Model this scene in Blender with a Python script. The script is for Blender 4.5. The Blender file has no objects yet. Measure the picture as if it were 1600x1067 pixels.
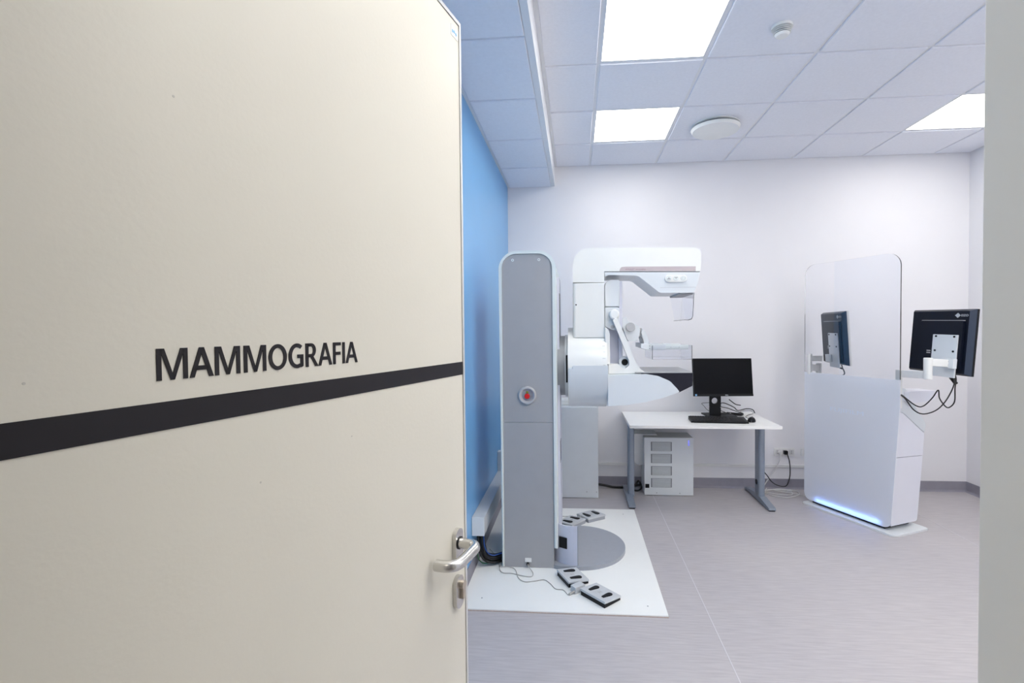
import bpy, bmesh, math, random
from mathutils import Vector, Matrix
PI = math.pi
sc = bpy.context.scene
C = sc.collection
random.seed(4)

# ------------------------------------------------------------------ camera, world, exposure
cam_d = bpy.data.cameras.new('camera'); cam = bpy.data.objects.new('camera', cam_d); C.objects.link(cam)
sc.camera = cam
CAMZ = 1.465
_r = Vector((0.99682812, 0.0791006, -0.00876325)); _u = Vector((0.00694282, 0.02325985, 0.99970534)); _f = Vector((-0.0792811, 0.99659524, -0.02263689))
cam.matrix_world = Matrix(((_r.x, _u.x, -_f.x, 0), (_r.y, _u.y, -_f.y, 0), (_r.z, _u.z, -_f.z, CAMZ), (0, 0, 0, 1)))
cam_d.sensor_width = 36; cam_d.lens = 765.957 * 36 / 1600
cam_d.shift_x = -39.3 / 1600; cam_d.shift_y = 0.3 / 1600
cam_d.clip_start = 0.02; cam_d.clip_end = 60

w = bpy.data.worlds.new('world'); sc.world = w; w.use_nodes = True
w.node_tree.nodes['Background'].inputs[0].default_value = (1, 0.96, 0.9, 1)
w.node_tree.nodes['Background'].inputs[1].default_value = 0.25
sc.view_settings.view_transform = 'Standard'; sc.view_settings.look = 'None'
sc.view_settings.gamma = 1; sc.view_settings.use_curve_mapping = False
sc.view_settings.exposure = 0.0
sc.cycles.max_bounces = 16; sc.cycles.diffuse_bounces = 12; sc.cycles.transmission_bounces = 12; sc.cycles.glossy_bounces = 6
PANEL_POWER = 10.4          # emission of the ceiling light panels
CORRIDOR_FILL_POWER = 9.8  # emission of the added corridor fill panel

# ------------------------------------------------------------------ materials
def srgb(r, g, b):
    f = lambda c: (c / 255 / 12.92) if c / 255 <= 0.04045 else ((c / 255 + 0.055) / 1.055) ** 2.4
    return (f(r), f(g), f(b), 1)
def mat(name, col, rough=0.5, metal=0.0, var=0.03, scale=30, bump=0.0, bscale=200, stretch=None, coat=0, spec=0.5):
    m = bpy.data.materials.new(name); m.use_nodes = True
    nt = m.node_tree; b = nt.nodes['Principled BSDF']
    b.inputs['Roughness'].default_value = rough; b.inputs['Metallic'].default_value = metal
    b.inputs['Coat Weight'].default_value = coat; b.inputs['Specular IOR Level'].default_value = spec
    tc = nt.nodes.new('ShaderNodeTexCoord'); mp = nt.nodes.new('ShaderNodeMapping')
    nt.links.new(tc.outputs['Object'], mp.inputs[0])
    if stretch: mp.inputs['Scale'].default_value = stretch
    n = nt.nodes.new('ShaderNodeTexNoise'); n.inputs['Scale'].default_value = scale; n.inputs['Detail'].default_value = 4
    nt.links.new(mp.outputs[0], n.inputs['Vector'])
    r = nt.nodes.new('ShaderNodeValToRGB')
    r.color_ramp.elements[0].position = 0.3; r.color_ramp.elements[1].position = 0.7
    r.color_ramp.elements[0].color = tuple(c * (1 - var) for c in col[:3]) + (1,)
    r.color_ramp.elements[1].color = tuple(min(1, c * (1 + var)) for c in col[:3]) + (1,)
    nt.links.new(n.outputs[0], r.inputs[0]); nt.links.new(r.outputs[0], b.inputs['Base Color'])
    if bump:
        n2 = nt.nodes.new('ShaderNodeTexNoise'); n2.inputs['Scale'].default_value = bscale
        nt.links.new(mp.outputs[0], n2.inputs['Vector'])
        bp = nt.nodes.new('ShaderNodeBump'); bp.inputs['Strength'].default_value = bump; bp.inputs['Distance'].default_value = 0.002
        nt.links.new(n2.outputs[0], bp.inputs['Height']); nt.links.new(bp.outputs[0], b.inputs['Normal'])
    return m
def emit(name, col, s):
    m = bpy.data.materials.new(name); m.use_nodes = True; nt = m.node_tree
    nt.nodes.remove(nt.nodes['Principled BSDF']); e = nt.nodes.new('ShaderNodeEmission')
    e.inputs[0].default_value = col; e.inputs[1].default_value = s
    nt.links.new(e.outputs[0], nt.nodes['Material Output'].inputs[0]); return m
def clear(name, tint, ior=1.49, rough=0.0):
    m = bpy.data.materials.new(name); m.use_nodes = True; b = m.node_tree.nodes['Principled BSDF']
    b.inputs['Base Color'].default_value = tint; b.inputs['Transmission Weight'].default_value = 1
    b.inputs['Roughness'].default_value = rough; b.inputs['IOR'].default_value = ior; return m

M = {}
M['wall'] = mat('white_wall_paint', (0.785, 0.78, 0.80, 1), 0.55, var=0.01, scale=3, bump=0.15, bscale=260)
M['blue'] = mat('blue_satin_wall_paint', srgb(112, 172, 222), 0.28, var=0.02, scale=3, bump=0.05, bscale=160)
M['tile'] = mat('ceiling_tile_board', (0.80, 0.815, 0.87, 1), 0.9, var=0.02, scale=60, bump=0.4, bscale=420)
M['tbar'] = mat('white_ceiling_grid_metal', (0.76, 0.77, 0.79, 1), 0.45, var=0.01)
M['base'] = mat('grey_vinyl_skirting', srgb(142, 140, 150), 0.45, var=0.05, scale=20)
M['trunk'] = mat('white_plastic_trunking', (0.76, 0.76, 0.75, 1), 0.4, var=0.02)
M['trunkgrey'] = mat('light_grey_aluminium_trunking', (0.60, 0.60, 0.60, 1), 0.38, var=0.03, stretch=(1, 0.1, 1))
M['door'] = mat('beige_door_laminate', (0.68, 0.655, 0.57, 1), 0.42, var=0.012, scale=5, bump=0.08, bscale=150)
M['frame'] = mat('pale_grey_door_frame', (0.80, 0.79, 0.75, 1), 0.4, var=0.02, scale=4)
M['alu'] = mat('anodised_aluminium_edge', (0.75, 0.75, 0.74, 1), 0.3, metal=0.6, var=0.03)
M['steel'] = mat('satin_stainless_steel', (0.62, 0.61, 0.59, 1), 0.27, metal=1.0, var=0.05, scale=60, stretch=(1, 1, 6))
M['brass'] = mat('nickel_lock_cylinder', (0.62, 0.55, 0.47, 1), 0.35, metal=0.9, var=0.05)
M['band'] = mat('black_door_band_vinyl', srgb(34, 32, 36), 0.5, var=0.05, spec=0.25)
M['white'] = mat('white_machine_plastic', (0.80, 0.81, 0.79, 1), 0.28, var=0.012, scale=8, coat=0.2)
M['white2'] = mat('pale_blue_white_machine_plastic', (0.68, 0.72, 0.75, 1), 0.3, var=0.012, scale=8)
M['rim'] = mat('pale_green_white_column_rim', (0.70, 0.75, 0.74, 1), 0.45, var=0.0)
M['colgrey'] = mat('grey_painted_column_panel', (0.37, 0.37, 0.38, 1), 0.45, var=0.02, scale=12, bump=0.1, bscale=500)
M['lilac'] = mat('pale_lilac_cover_plastic', (0.58, 0.60, 0.70, 1), 0.35, var=0.015)
M['flange'] = mat('grey_rotation_flange', (0.30, 0.32, 0.345, 1), 0.4, metal=0.2, var=0.03)
M['disc'] = mat('grey_base_plate_paint', (0.34, 0.36, 0.40, 1), 0.42, var=0.02)
M['knob'] = mat('light_grey_rubber_knob', (0.45, 0.45, 0.46, 1), 0.5, var=0.04)
M['station'] = mat('cool_white_console_plastic', (0.76, 0.77, 0.84, 1), 0.3, var=0.01, scale=8)
M['pink'] = mat('dusty_pink_stripe', srgb(190, 178, 180), 0.35, var=0.02)
M['pinkink'] = mat('dark_rose_lettering', srgb(140, 105, 118), 0.4, var=0.02)
M['carbon'] = mat('black_carbon_detector_body', srgb(34, 34, 44), 0.4, var=0.08, scale=80, spec=0.2)
M['platetop'] = mat('grey_detector_top_plate', (0.33, 0.34, 0.35, 1), 0.28, var=0.03)  # grazing light on the carbon top painted in as grey
M['dark'] = mat('black_plastic', srgb(18, 19, 23), 0.45, var=0.1, spec=0.25)
M['screen'] = mat('dark_glossy_screen', srgb(7, 9, 15), 0.3, var=0.05, spec=0.12)
M['monback'] = mat('blue_black_monitor_shell', srgb(14, 20, 34), 0.4, var=0.08, spec=0.2)
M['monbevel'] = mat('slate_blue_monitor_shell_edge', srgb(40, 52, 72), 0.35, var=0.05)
M['red'] = mat('red_emergency_button', srgb(205, 30, 30), 0.35, var=0.05)
M['olive'] = mat('yellow_key_tag', srgb(120, 120, 30), 0.5)
M['mattop'] = mat('white_laminate_floor_board', (0.87, 0.875, 0.85, 1), 0.32, var=0.012, scale=6)
M['chip'] = mat('brown_board_core_edge', srgb(190, 170, 160), 0.7, var=0.15, scale=120)
M['cab'] = mat('pale_grey_painted_steel_cabinet', (0.72, 0.75, 0.765, 1), 0.4, var=0.015, scale=9)
M['cabtop'] = mat('grey_green_cabinet_lid', (0.36, 0.385, 0.38, 1), 0.45, var=0.02)
M['desk'] = mat('white_desk_laminate', (0.88, 0.875, 0.85, 1), 0.3, var=0.01)
M['deskleg'] = mat('blue_grey_steel_leg', (0.27, 0.31, 0.37, 1), 0.35, metal=0.3, var=0.03)
M['slot'] = mat('grey_vent_slats', (0.22, 0.235, 0.25, 1), 0.5, var=0.05)
M['cord'] = mat('black_cable_rubber', srgb(18, 18, 20), 0.45, var=0.1)
M['cordw'] = mat('white_cable_plastic', (0.70, 0.70, 0.69, 1), 0.45, var=0.03)
M['cordg'] = mat('light_grey_cable_plastic', (0.42, 0.41, 0.39, 1), 0.5, var=0.05)
M['cordblue'] = mat('blue_cable_plastic', srgb(30, 80, 160), 0.45)
M['cordgreen'] = mat('green_earth_cable', srgb(60, 140, 80), 0.45)
M['pedal'] = mat('light_grey_pedal_plastic', (0.56, 0.58, 0.60, 1), 0.45, var=0.03)
M['logo'] = mat('grey_white_print', (0.5, 0.53, 0.56, 1), 0.5)
M['ink'] = mat('faint_blue_white_lettering', (0.80, 0.87, 1.0, 1), 0.3)
M['bluelogo'] = mat('light_blue_print', srgb(130, 180, 220), 0.5)
M['greyink'] = mat('grey_symbol_print', (0.35, 0.36, 0.38, 1), 0.5)
M['panel_light'] = emit('white_led_diffuser', (1.0, 0.972, 0.925, 1), PANEL_POWER)
M['corridor_light'] = emit('warm_white_corridor_diffuser', (1.0, 0.94, 0.83, 1), CORRIDOR_FILL_POWER)
M['led_bar'] = emit('blue_white_led_bar', (0.25, 0.46, 1.0, 1), 80)
M['led_dot'] = emit('blue_led', (0.12, 0.14, 1.0, 1), 2.0)
M['clear'] = clear('clear_acrylic', (0.985, 0.985, 1.0, 1))
M['clearthin'] = clear('clear_thin_plastic', (0.94, 0.95, 0.98, 1), 1.25)

# streaky vinyl floor
def floor_mat():
    m = bpy.data.materials.new('streaked_grey_vinyl_floor'); m.use_nodes = True; nt = m.node_tree; b = nt.nodes['Principled BSDF']
    b.inputs['Roughness'].default_value = 0.42; b.inputs['Specular IOR Level'].default_value = 0.4
    tc = nt.nodes.new('ShaderNodeTexCoord')
    def noise(sx, sy, sc_, det):
        mp = nt.nodes.new('ShaderNodeMapping'); mp.inputs['Scale'].default_value = (sx, sy, 1)
        n = nt.nodes.new('ShaderNodeTexNoise'); n.inputs['Scale'].default_value = sc_; n.inputs['Detail'].default_value = det
        nt.links.new(tc.outputs['Object'], mp.inputs[0]); nt.links.new(mp.outputs[0], n.inputs['Vector']); return n.outputs[0]
    a = noise(2.2, 26, 3.5, 5); c = noise(0.7, 1.1, 1.2, 3)
    r1 = nt.nodes.new('ShaderNodeValToRGB'); r1.color_ramp.elements[0].position = 0.34; r1.color_ramp.elements[1].position = 0.66
    r1.color_ramp.elements[0].color = (0.435, 0.415, 0.425, 1); r1.color_ramp.elements[1].color = (0.505, 0.485, 0.49, 1)
    nt.links.new(a, r1.inputs[0])
    r2 = nt.nodes.new('ShaderNodeValToRGB'); r2.color_ramp.elements[0].color = (0.93, 0.92, 0.95, 1); r2.color_ramp.elements[1].color = (1.06, 1.04, 1.02, 1)
    nt.links.new(c, r2.inputs[0])
    mx = nt.nodes.new('ShaderNodeMix'); mx.data_type = 'RGBA'; mx.blend_type = 'MULTIPLY'; mx.inputs[0].default_value = 1
    nt.links.new(r1.outputs[0], mx.inputs[6]); nt.links.new(r2.outputs[0], mx.inputs[7]); nt.links.new(mx.outputs[2], b.inputs['Base Color'])
    bp = nt.nodes.new('ShaderNodeBump'); bp.inputs['Strength'].default_value = 0.15; bp.inputs['Distance'].default_value = 0.001
    nt.links.new(a, bp.inputs['Height']); nt.links.new(bp.outputs[0], b.inputs['Normal']); return m
M['floor'] = floor_mat()
# frosted panel of the control station: opaque white sheet that lets a little light through
def frosted():
    m = bpy.data.materials.new('frosted_white_acrylic'); m.use_nodes = True; nt = m.node_tree; b = nt.nodes['Principled BSDF']
    b.inputs['Base Color'].default_value = (0.86, 0.87, 0.90, 1); b.inputs['Roughness'].default_value = 0.12
    t = nt.nodes.new('ShaderNodeBsdfTranslucent'); t.inputs[0].default_value = (0.85, 0.9, 1, 1)
    mx = nt.nodes.new('ShaderNodeMixShader'); mx.inputs[0].default_value = 0.3
    nt.links.new(b.outputs[0], mx.inputs[1]); nt.links.new(t.outputs[0], mx.inputs[2])
    nt.links.new(mx.outputs[0], nt.nodes['Material Output'].inputs[0]); return m
M['frosted'] = frosted()

# ------------------------------------------------------------------ geometry helpers
def link(name, bm, m, parent=None, smooth=True, world=True, angle=35):
    """bmesh -> one mesh object; world=True: vertices were given in scene coordinates, made local to the (unrotated) parent"""
    bmesh.ops.recalc_face_normals(bm, faces=bm.faces)
    me = bpy.data.meshes.new(name)
    if parent is not None and world:
        base = Matrix.Identity(4); q = parent
        while q is not None: base = q.matrix_basis @ base; q = q.parent
        bmesh.ops.transform(bm, matrix=base.inverted(), verts=bm.verts)
    bm.to_mesh(me); bm.free()
    if smooth:
        me.polygons.foreach_set('use_smooth', [True] * len(me.polygons)); me.set_sharp_from_angle(angle=math.radians(angle))
    me.materials.append(M[m] if isinstance(m, str) else m)
    o = bpy.data.objects.new(name, me); C.objects.link(o)
    if smooth:
        wn_ = o.modifiers.new('weighted_normals', 'WEIGHTED_NORMAL'); wn_.keep_sharp = True; wn_.weight = 100
    if parent is not None: o.parent = parent
    return o
def thing(name, label, cat, loc=(0, 0, 0), group=None, rot=None):
    o = bpy.data.objects.new(name, None); C.objects.link(o); o.empty_display_size = 0.05
    o.location = loc
    if rot is not None:
        o.rotation_mode = 'XYZ'; o.rotation_euler = rot
    return tag(o, label, cat, group)
def tag(o, label, cat, group=None):
    o['label'] = label; o['category'] = cat
    if group: o['group'] = group
    return o
def struct(o, label=None):
    o['kind'] = 'structure'
    if label: o['label'] = label
    return o
def selabel(o, t): o['label'] = t; return o
def centre(o):
    """put a top-level mesh's origin at its base centre"""
    vs = [v.co for v in o.data.vertices]
    c = Vector(((min(v.x for v in vs) + max(v.x for v in vs)) / 2, (min(v.y for v in vs) + max(v.y for v in vs)) / 2, min(v.z for v in vs)))
    o.data.transform(Matrix.Translation(-c)); o.location = c; return o
def NB(): return bmesh.new()
def box(bm, x0, x1, y0, y1, z0, z1, bev=0.0, seg=2, mtx=None):
    r = bmesh.ops.create_cube(bm, size=1)['verts']
    for v in r: v.co = Vector((x0 + (v.co.x + .5) * (x1 - x0), y0 + (v.co.y + .5) * (y1 - y0), z0 + (v.co.z + .5) * (z1 - z0)))
    if bev > 0:
        es = list({e for v in r for e in v.link_edges})
        out = bmesh.ops.bevel(bm, geom=es, offset=bev, segments=seg, affect='EDGES', profile=0.5)
        r = list({v for f in out['faces'] for v in f.verts} | {v for v in r if v.is_valid})
    if mtx is not None: bmesh.ops.transform(bm, matrix=mtx, verts=[v for v in r if v.is_valid])
    return bm
def BX(*a, **k): return box(NB(), *a, **k)
def rnd(pts, seg=6, rad=None):
    """round the corners of a 2D polygon; a vertex may carry its own radius as third value"""
    n = len(pts); out = []
    for i in range(n):
        p = Vector(pts[i][:2]); r = pts[i][2] if len(pts[i]) > 2 else (rad or 0)
        a = Vector(pts[i - 1][:2]) - p; b = Vector(pts[(i + 1) % n][:2]) - p
        if r <= 1e-5 or a.length < 1e-6 or b.length < 1e-6: out.append(p); continue
        ang = a.angle(b); t = r / math.tan(ang / 2); tm = min(a.length, b.length) * 0.49
        if t > tm: t = tm; r = t * math.tan(ang / 2)
        p0 = p + a.normalized() * t; p1 = p + b.normalized() * t
        c = p + (a.normalized() + b.normalized()).normalized() * (r / math.sin(ang / 2))
        v0 = p0 - c; v1 = p1 - c; th = v0.angle(v1) if v0.length > 0 and v1.length > 0 else 0
        s = 1 if v0.x * v1.y - v0.y * v1.x > 0 else -1
        for k in range(seg + 1):
            x = s * th * k / seg; out.append(c + Vector((v0.x * math.cos(x) - v0.y * math.sin(x), v0.x * math.sin(x) + v0.y * math.cos(x))))
    return [(p.x, p.y) for p in out]
def prism(pts, a0, a1, axis='y', bev=0.0, seg=3, rad=None, rseg=6, bm=None, mtx=None):
    """extrude a 2D outline: axis 'y' -> (x,z) outline, 'x' -> (y,z), 'z' -> (x,y); bev rounds both rims"""
    bm = bm or NB(); q = rnd(pts, rseg, rad)
    P = {'y': lambda p, t: (p[0], t, p[1]), 'x': lambda p, t: (t, p[0], p[1]), 'z': lambda p, t: (p[0], p[1], t)}[axis]
    clean = []
    for p in q:
        if not clean or (Vector(p) - Vector(clean[-1])).length > 1e-4: clean.append(p)
    if (Vector(clean[0]) - Vector(clean[-1])).length < 1e-4: clean.pop()
    A = [bm.verts.new(P(p, a0)) for p in clean]; B = [bm.verts.new(P(p, a1)) for p in clean]; n = len(A)
    f0 = bm.faces.new(A); f1 = bm.faces.new(list(reversed(B)))
    for i in range(n): bm.faces.new((A[i], B[i], B[(i + 1) % n], A[(i + 1) % n]))
    new = A + B
    if bev > 0:
        out = bmesh.ops.bevel(bm, geom=list(f0.edges) + list(f1.edges), offset=bev, segments=seg, affect='EDGES', profile=0.5, clamp_overlap=True)
        new = list({v for f in out['faces'] for v in f.verts} | {v for v in new if v.is_valid})
    if mtx is not None: bmesh.ops.transform(bm, matrix=mtx, verts=[v for v in new if v.is_valid])
    return bm
def cyl(bm, c, r, h, axis='z', seg=32, bev=0.0, r2=None, mtx=None):
    ring = [(math.cos(2 * PI * k / seg), math.sin(2 * PI * k / seg)) for k in range(seg)]
    P = {'z': lambda p, t: (c[0] + p[0], c[1] + p[1], c[2] + t), 'y': lambda p, t: (c[0] + p[0], c[1] + t, c[2] + p[1]), 'x': lambda p, t: (c[0] + t, c[1] + p[0], c[2] + p[1])}[axis]
    r2 = r if r2 is None else r2
    A = [bm.verts.new(P((r * x, r * y), 0)) for x, y in ring]; B = [bm.verts.new(P((r2 * x, r2 * y), h)) for x, y in ring]
    f0 = bm.faces.new(A); f1 = bm.faces.new(list(reversed(B)))
    for i in range(seg): bm.faces.new((A[i], B[i], B[(i + 1) % seg], A[(i + 1) % seg]))
    vs = A + B
    if bev > 0:
        out = bmesh.ops.bevel(bm, geom=list(f0.edges) + list(f1.edges), offset=bev, segments=3, affect='EDGES', profile=0.5)
        vs = list({v for f in out['faces'] for v in f.verts} | {v for v in vs if v.is_valid})
    if mtx is not None: bmesh.ops.transform(bm, matrix=mtx, verts=[v for v in vs if v.is_valid])
    return bm
def CY(*a, **k): return cyl(NB(), *a, **k)
def spline(pts, n=8):
    P = [Vector(p) for p in pts]
    if len(P) < 3: return P
    P = [P[0] * 2 - P[1]] + P + [P[-1] * 2 - P[-2]]; out = []
    for i in range(1, len(P) - 2):
        p0, p1, p2, p3 = P[i - 1:i + 3]
        for k in range(n):
            t = k / n
            out.append(0.5 * ((2 * p1) + (p2 - p0) * t + (2 * p0 - 5 * p1 + 4 * p2 - p3) * t * t + (3 * p1 - p0 - 3 * p2 + p3) * t ** 3))
    out.append(P[-2]); return out
def tube(pts, r, seg=8, smooth=8, bm=None, radii=None, squash=None):
    bm = bm or NB(); Q = spline(pts, smooth) if smooth else [Vector(p) for p in pts]
    t0 = (Q[1] - Q[0]).normalized(); nrm = t0.orthogonal().normalized(); prev = None; rings = []
    for i, p in enumerate(Q):
        t = (Q[min(i + 1, len(Q) - 1)] - Q[max(i - 1, 0)]).normalized()
        nrm = (nrm - t * nrm.dot(t)).normalized(); bn = t.cross(nrm)
        rr = r if radii is None else radii[0] + (radii[1] - radii[0]) * i / (len(Q) - 1)
        rings.append([bm.verts.new(p + (nrm * math.cos(2 * PI * k / seg) + bn * math.sin(2 * PI * k / seg)) * rr) for k in range(seg)])
    for a, b in zip(rings, rings[1:]):
        for k in range(seg): bm.faces.new((a[k], a[(k + 1) % seg], b[(k + 1) % seg], b[k]))
    bm.faces.new(rings[0]); bm.faces.new(list(reversed(rings[-1]))); return bm
def text_bm(s, height, width=None, thick=0.0006, bold=0.0, shear=0.0):
    """lettering as a mesh: cap height and total width given, lies in local x (right) / z (up), facing -y"""
    cu = bpy.data.curves.new('txt', 'FONT'); cu.body = s; cu.size = 1; cu.offset = bold; cu.shear = shear; cu.resolution_u = 4
    o = bpy.data.objects.new('txt', cu); C.objects.link(o)
    bpy.context.view_layer.update()
    me = bpy.data.meshes.new_from_object(o.evaluated_get(bpy.context.evaluated_depsgraph_get()))
    bpy.data.objects.remove(o); bpy.data.curves.remove(cu)
    bm = NB(); bm.from_mesh(me); bpy.data.meshes.remove(me)
    xs = [v.co.x for v in bm.verts]; ys = [v.co.y for v in bm.verts]
    x0, x1, y0, y1 = min(xs), max(xs), min(ys), max(ys)
    k = height / (y1 - y0); kx = k if width is None else width / (x1 - x0)
    for v in bm.verts: v.co = Vector(((v.co.x - x0) * kx, 0, (v.co.y - y0) * k))
    r = bmesh.ops.extrude_face_region(bm, geom=list(bm.faces))
    bmesh.ops.translate(bm, verts=[g for g in r['geom'] if isinstance(g, bmesh.types.BMVert)], vec=(0, -thick, 0))
    return bm
def glyph_text(word, height, width, thick=0.0006):
    """humanist sans capitals drawn as polygons (cap height 1), laid out in x/z, facing -y"""
    def ring(cx, cz, rx, rz, tx, tz, a0, a1, n=28):
        o, i = [], []
        for k in range(n + 1):
            t = math.radians(a0 + (a1 - a0) * k / n); o.append((cx + rx * math.cos(t), cz + rz * math.sin(t))); i.append((cx + (rx - tx) * math.cos(t), cz + (rz - tz) * math.sin(t)))
        return [[o[k], o[k + 1], i[k + 1], i[k]] for k in range(n)]
    G = {
     'M': (1.08, [[(0, 0), (0, 1), (.165, 1), (.165, 0)], [(.915, 0), (.915, 1), (1.08, 1), (1.08, 0)], [(.10, 1), (.26, 1), (.61, .0), (.47, 0)], [(.98, 1), (.82, 1), (.47, .0), (.61, 0)]]),
     'A': (.93, [[(0, 0), (.18, 0), (.545, 1), (.37, 1)], [(.93, 0), (.75, 0), (.385, 1), (.56, 1)], [(.20, .24), (.73, .24), (.68, .39), (.25, .39)]]),
     'O': (.98, ring(.49, .5, .49, .515, .185, .155, 0, 360, 40)),
     'G': (.86, ring(.49, .5, .49, .515, .185, .155, 52, 290, 32) + [[(.50, .40), (.50, .55), (.86, .55), (.86, .40)], [(.68, .02), (.68, .45), (.86, .45), (.86, .06)], [(.655, .0156), (.594, .161), (.69, .19), (.86, .06), (.76, .02)]]),
     'R': (.80, [[(0, 0), (0, 1), (.18, 1), (.18, 0)], [(.1, 1), (.36, 1), (.36, .86), (.1, .86)], [(.1, .40), (.1, .54), (.36, .54), (.36, .40)], [(.27, .46), (.46, .46), (.80, 0), (.60, 0)]] + ring(.355, .70, .29, .30, .18, .14, -90, 90, 16)),
     'F': (.56, [[(0, 0), (0, 1), (.18, 1), (.18, 0)], [(.1, 1), (.56, 1), (.56, .855), (.1, .855)], [(.1, .42), (.1, .565), (.53, .565), (.53, .42)]]),
     'I': (.18, [[(0, 0), (0, 1), (.18, 1), (.18, 0)]]),
    }
    K = {('M', 'A'): .06, ('A', 'M'): .06, ('R', 'A'): .0, ('A', 'F'): .08, ('F', 'I'): .12, ('I', 'A'): .05, ('M', 'M'): .17, ('M', 'O'): .12, ('O', 'G'): .10, ('G', 'R'): .14}
    bm = NB(); x = 0; polys = []
    for i, ch in enumerate(word):
        wd, ps = G[ch]; polys += [[(x + p[0], p[1]) for p in q] for q in ps]
        x += wd + (K.get((ch, word[i + 1]), .1) if i + 1 < len(word) else 0)
    for q in polys: prism([(p[0] * width / x, p[1] * height) for p in q], -thick, 0, bm=bm)
    return bm
def place(bm, o, xa, za):
    """map local x,z (and -y outward) onto origin o with right vector xa and up vector za"""
    xa = Vector(xa).normalized(); za = Vector(za).normalized(); ya = za.cross(xa)
    m = Matrix(((xa.x, ya.x, za.x, o[0]), (xa.y, ya.y, za.y, o[1]), (xa.z, ya.z, za.z, o[2]), (0, 0, 0, 1)))
    bmesh.ops.transform(bm, matrix=m, verts=bm.verts); return bm
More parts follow.
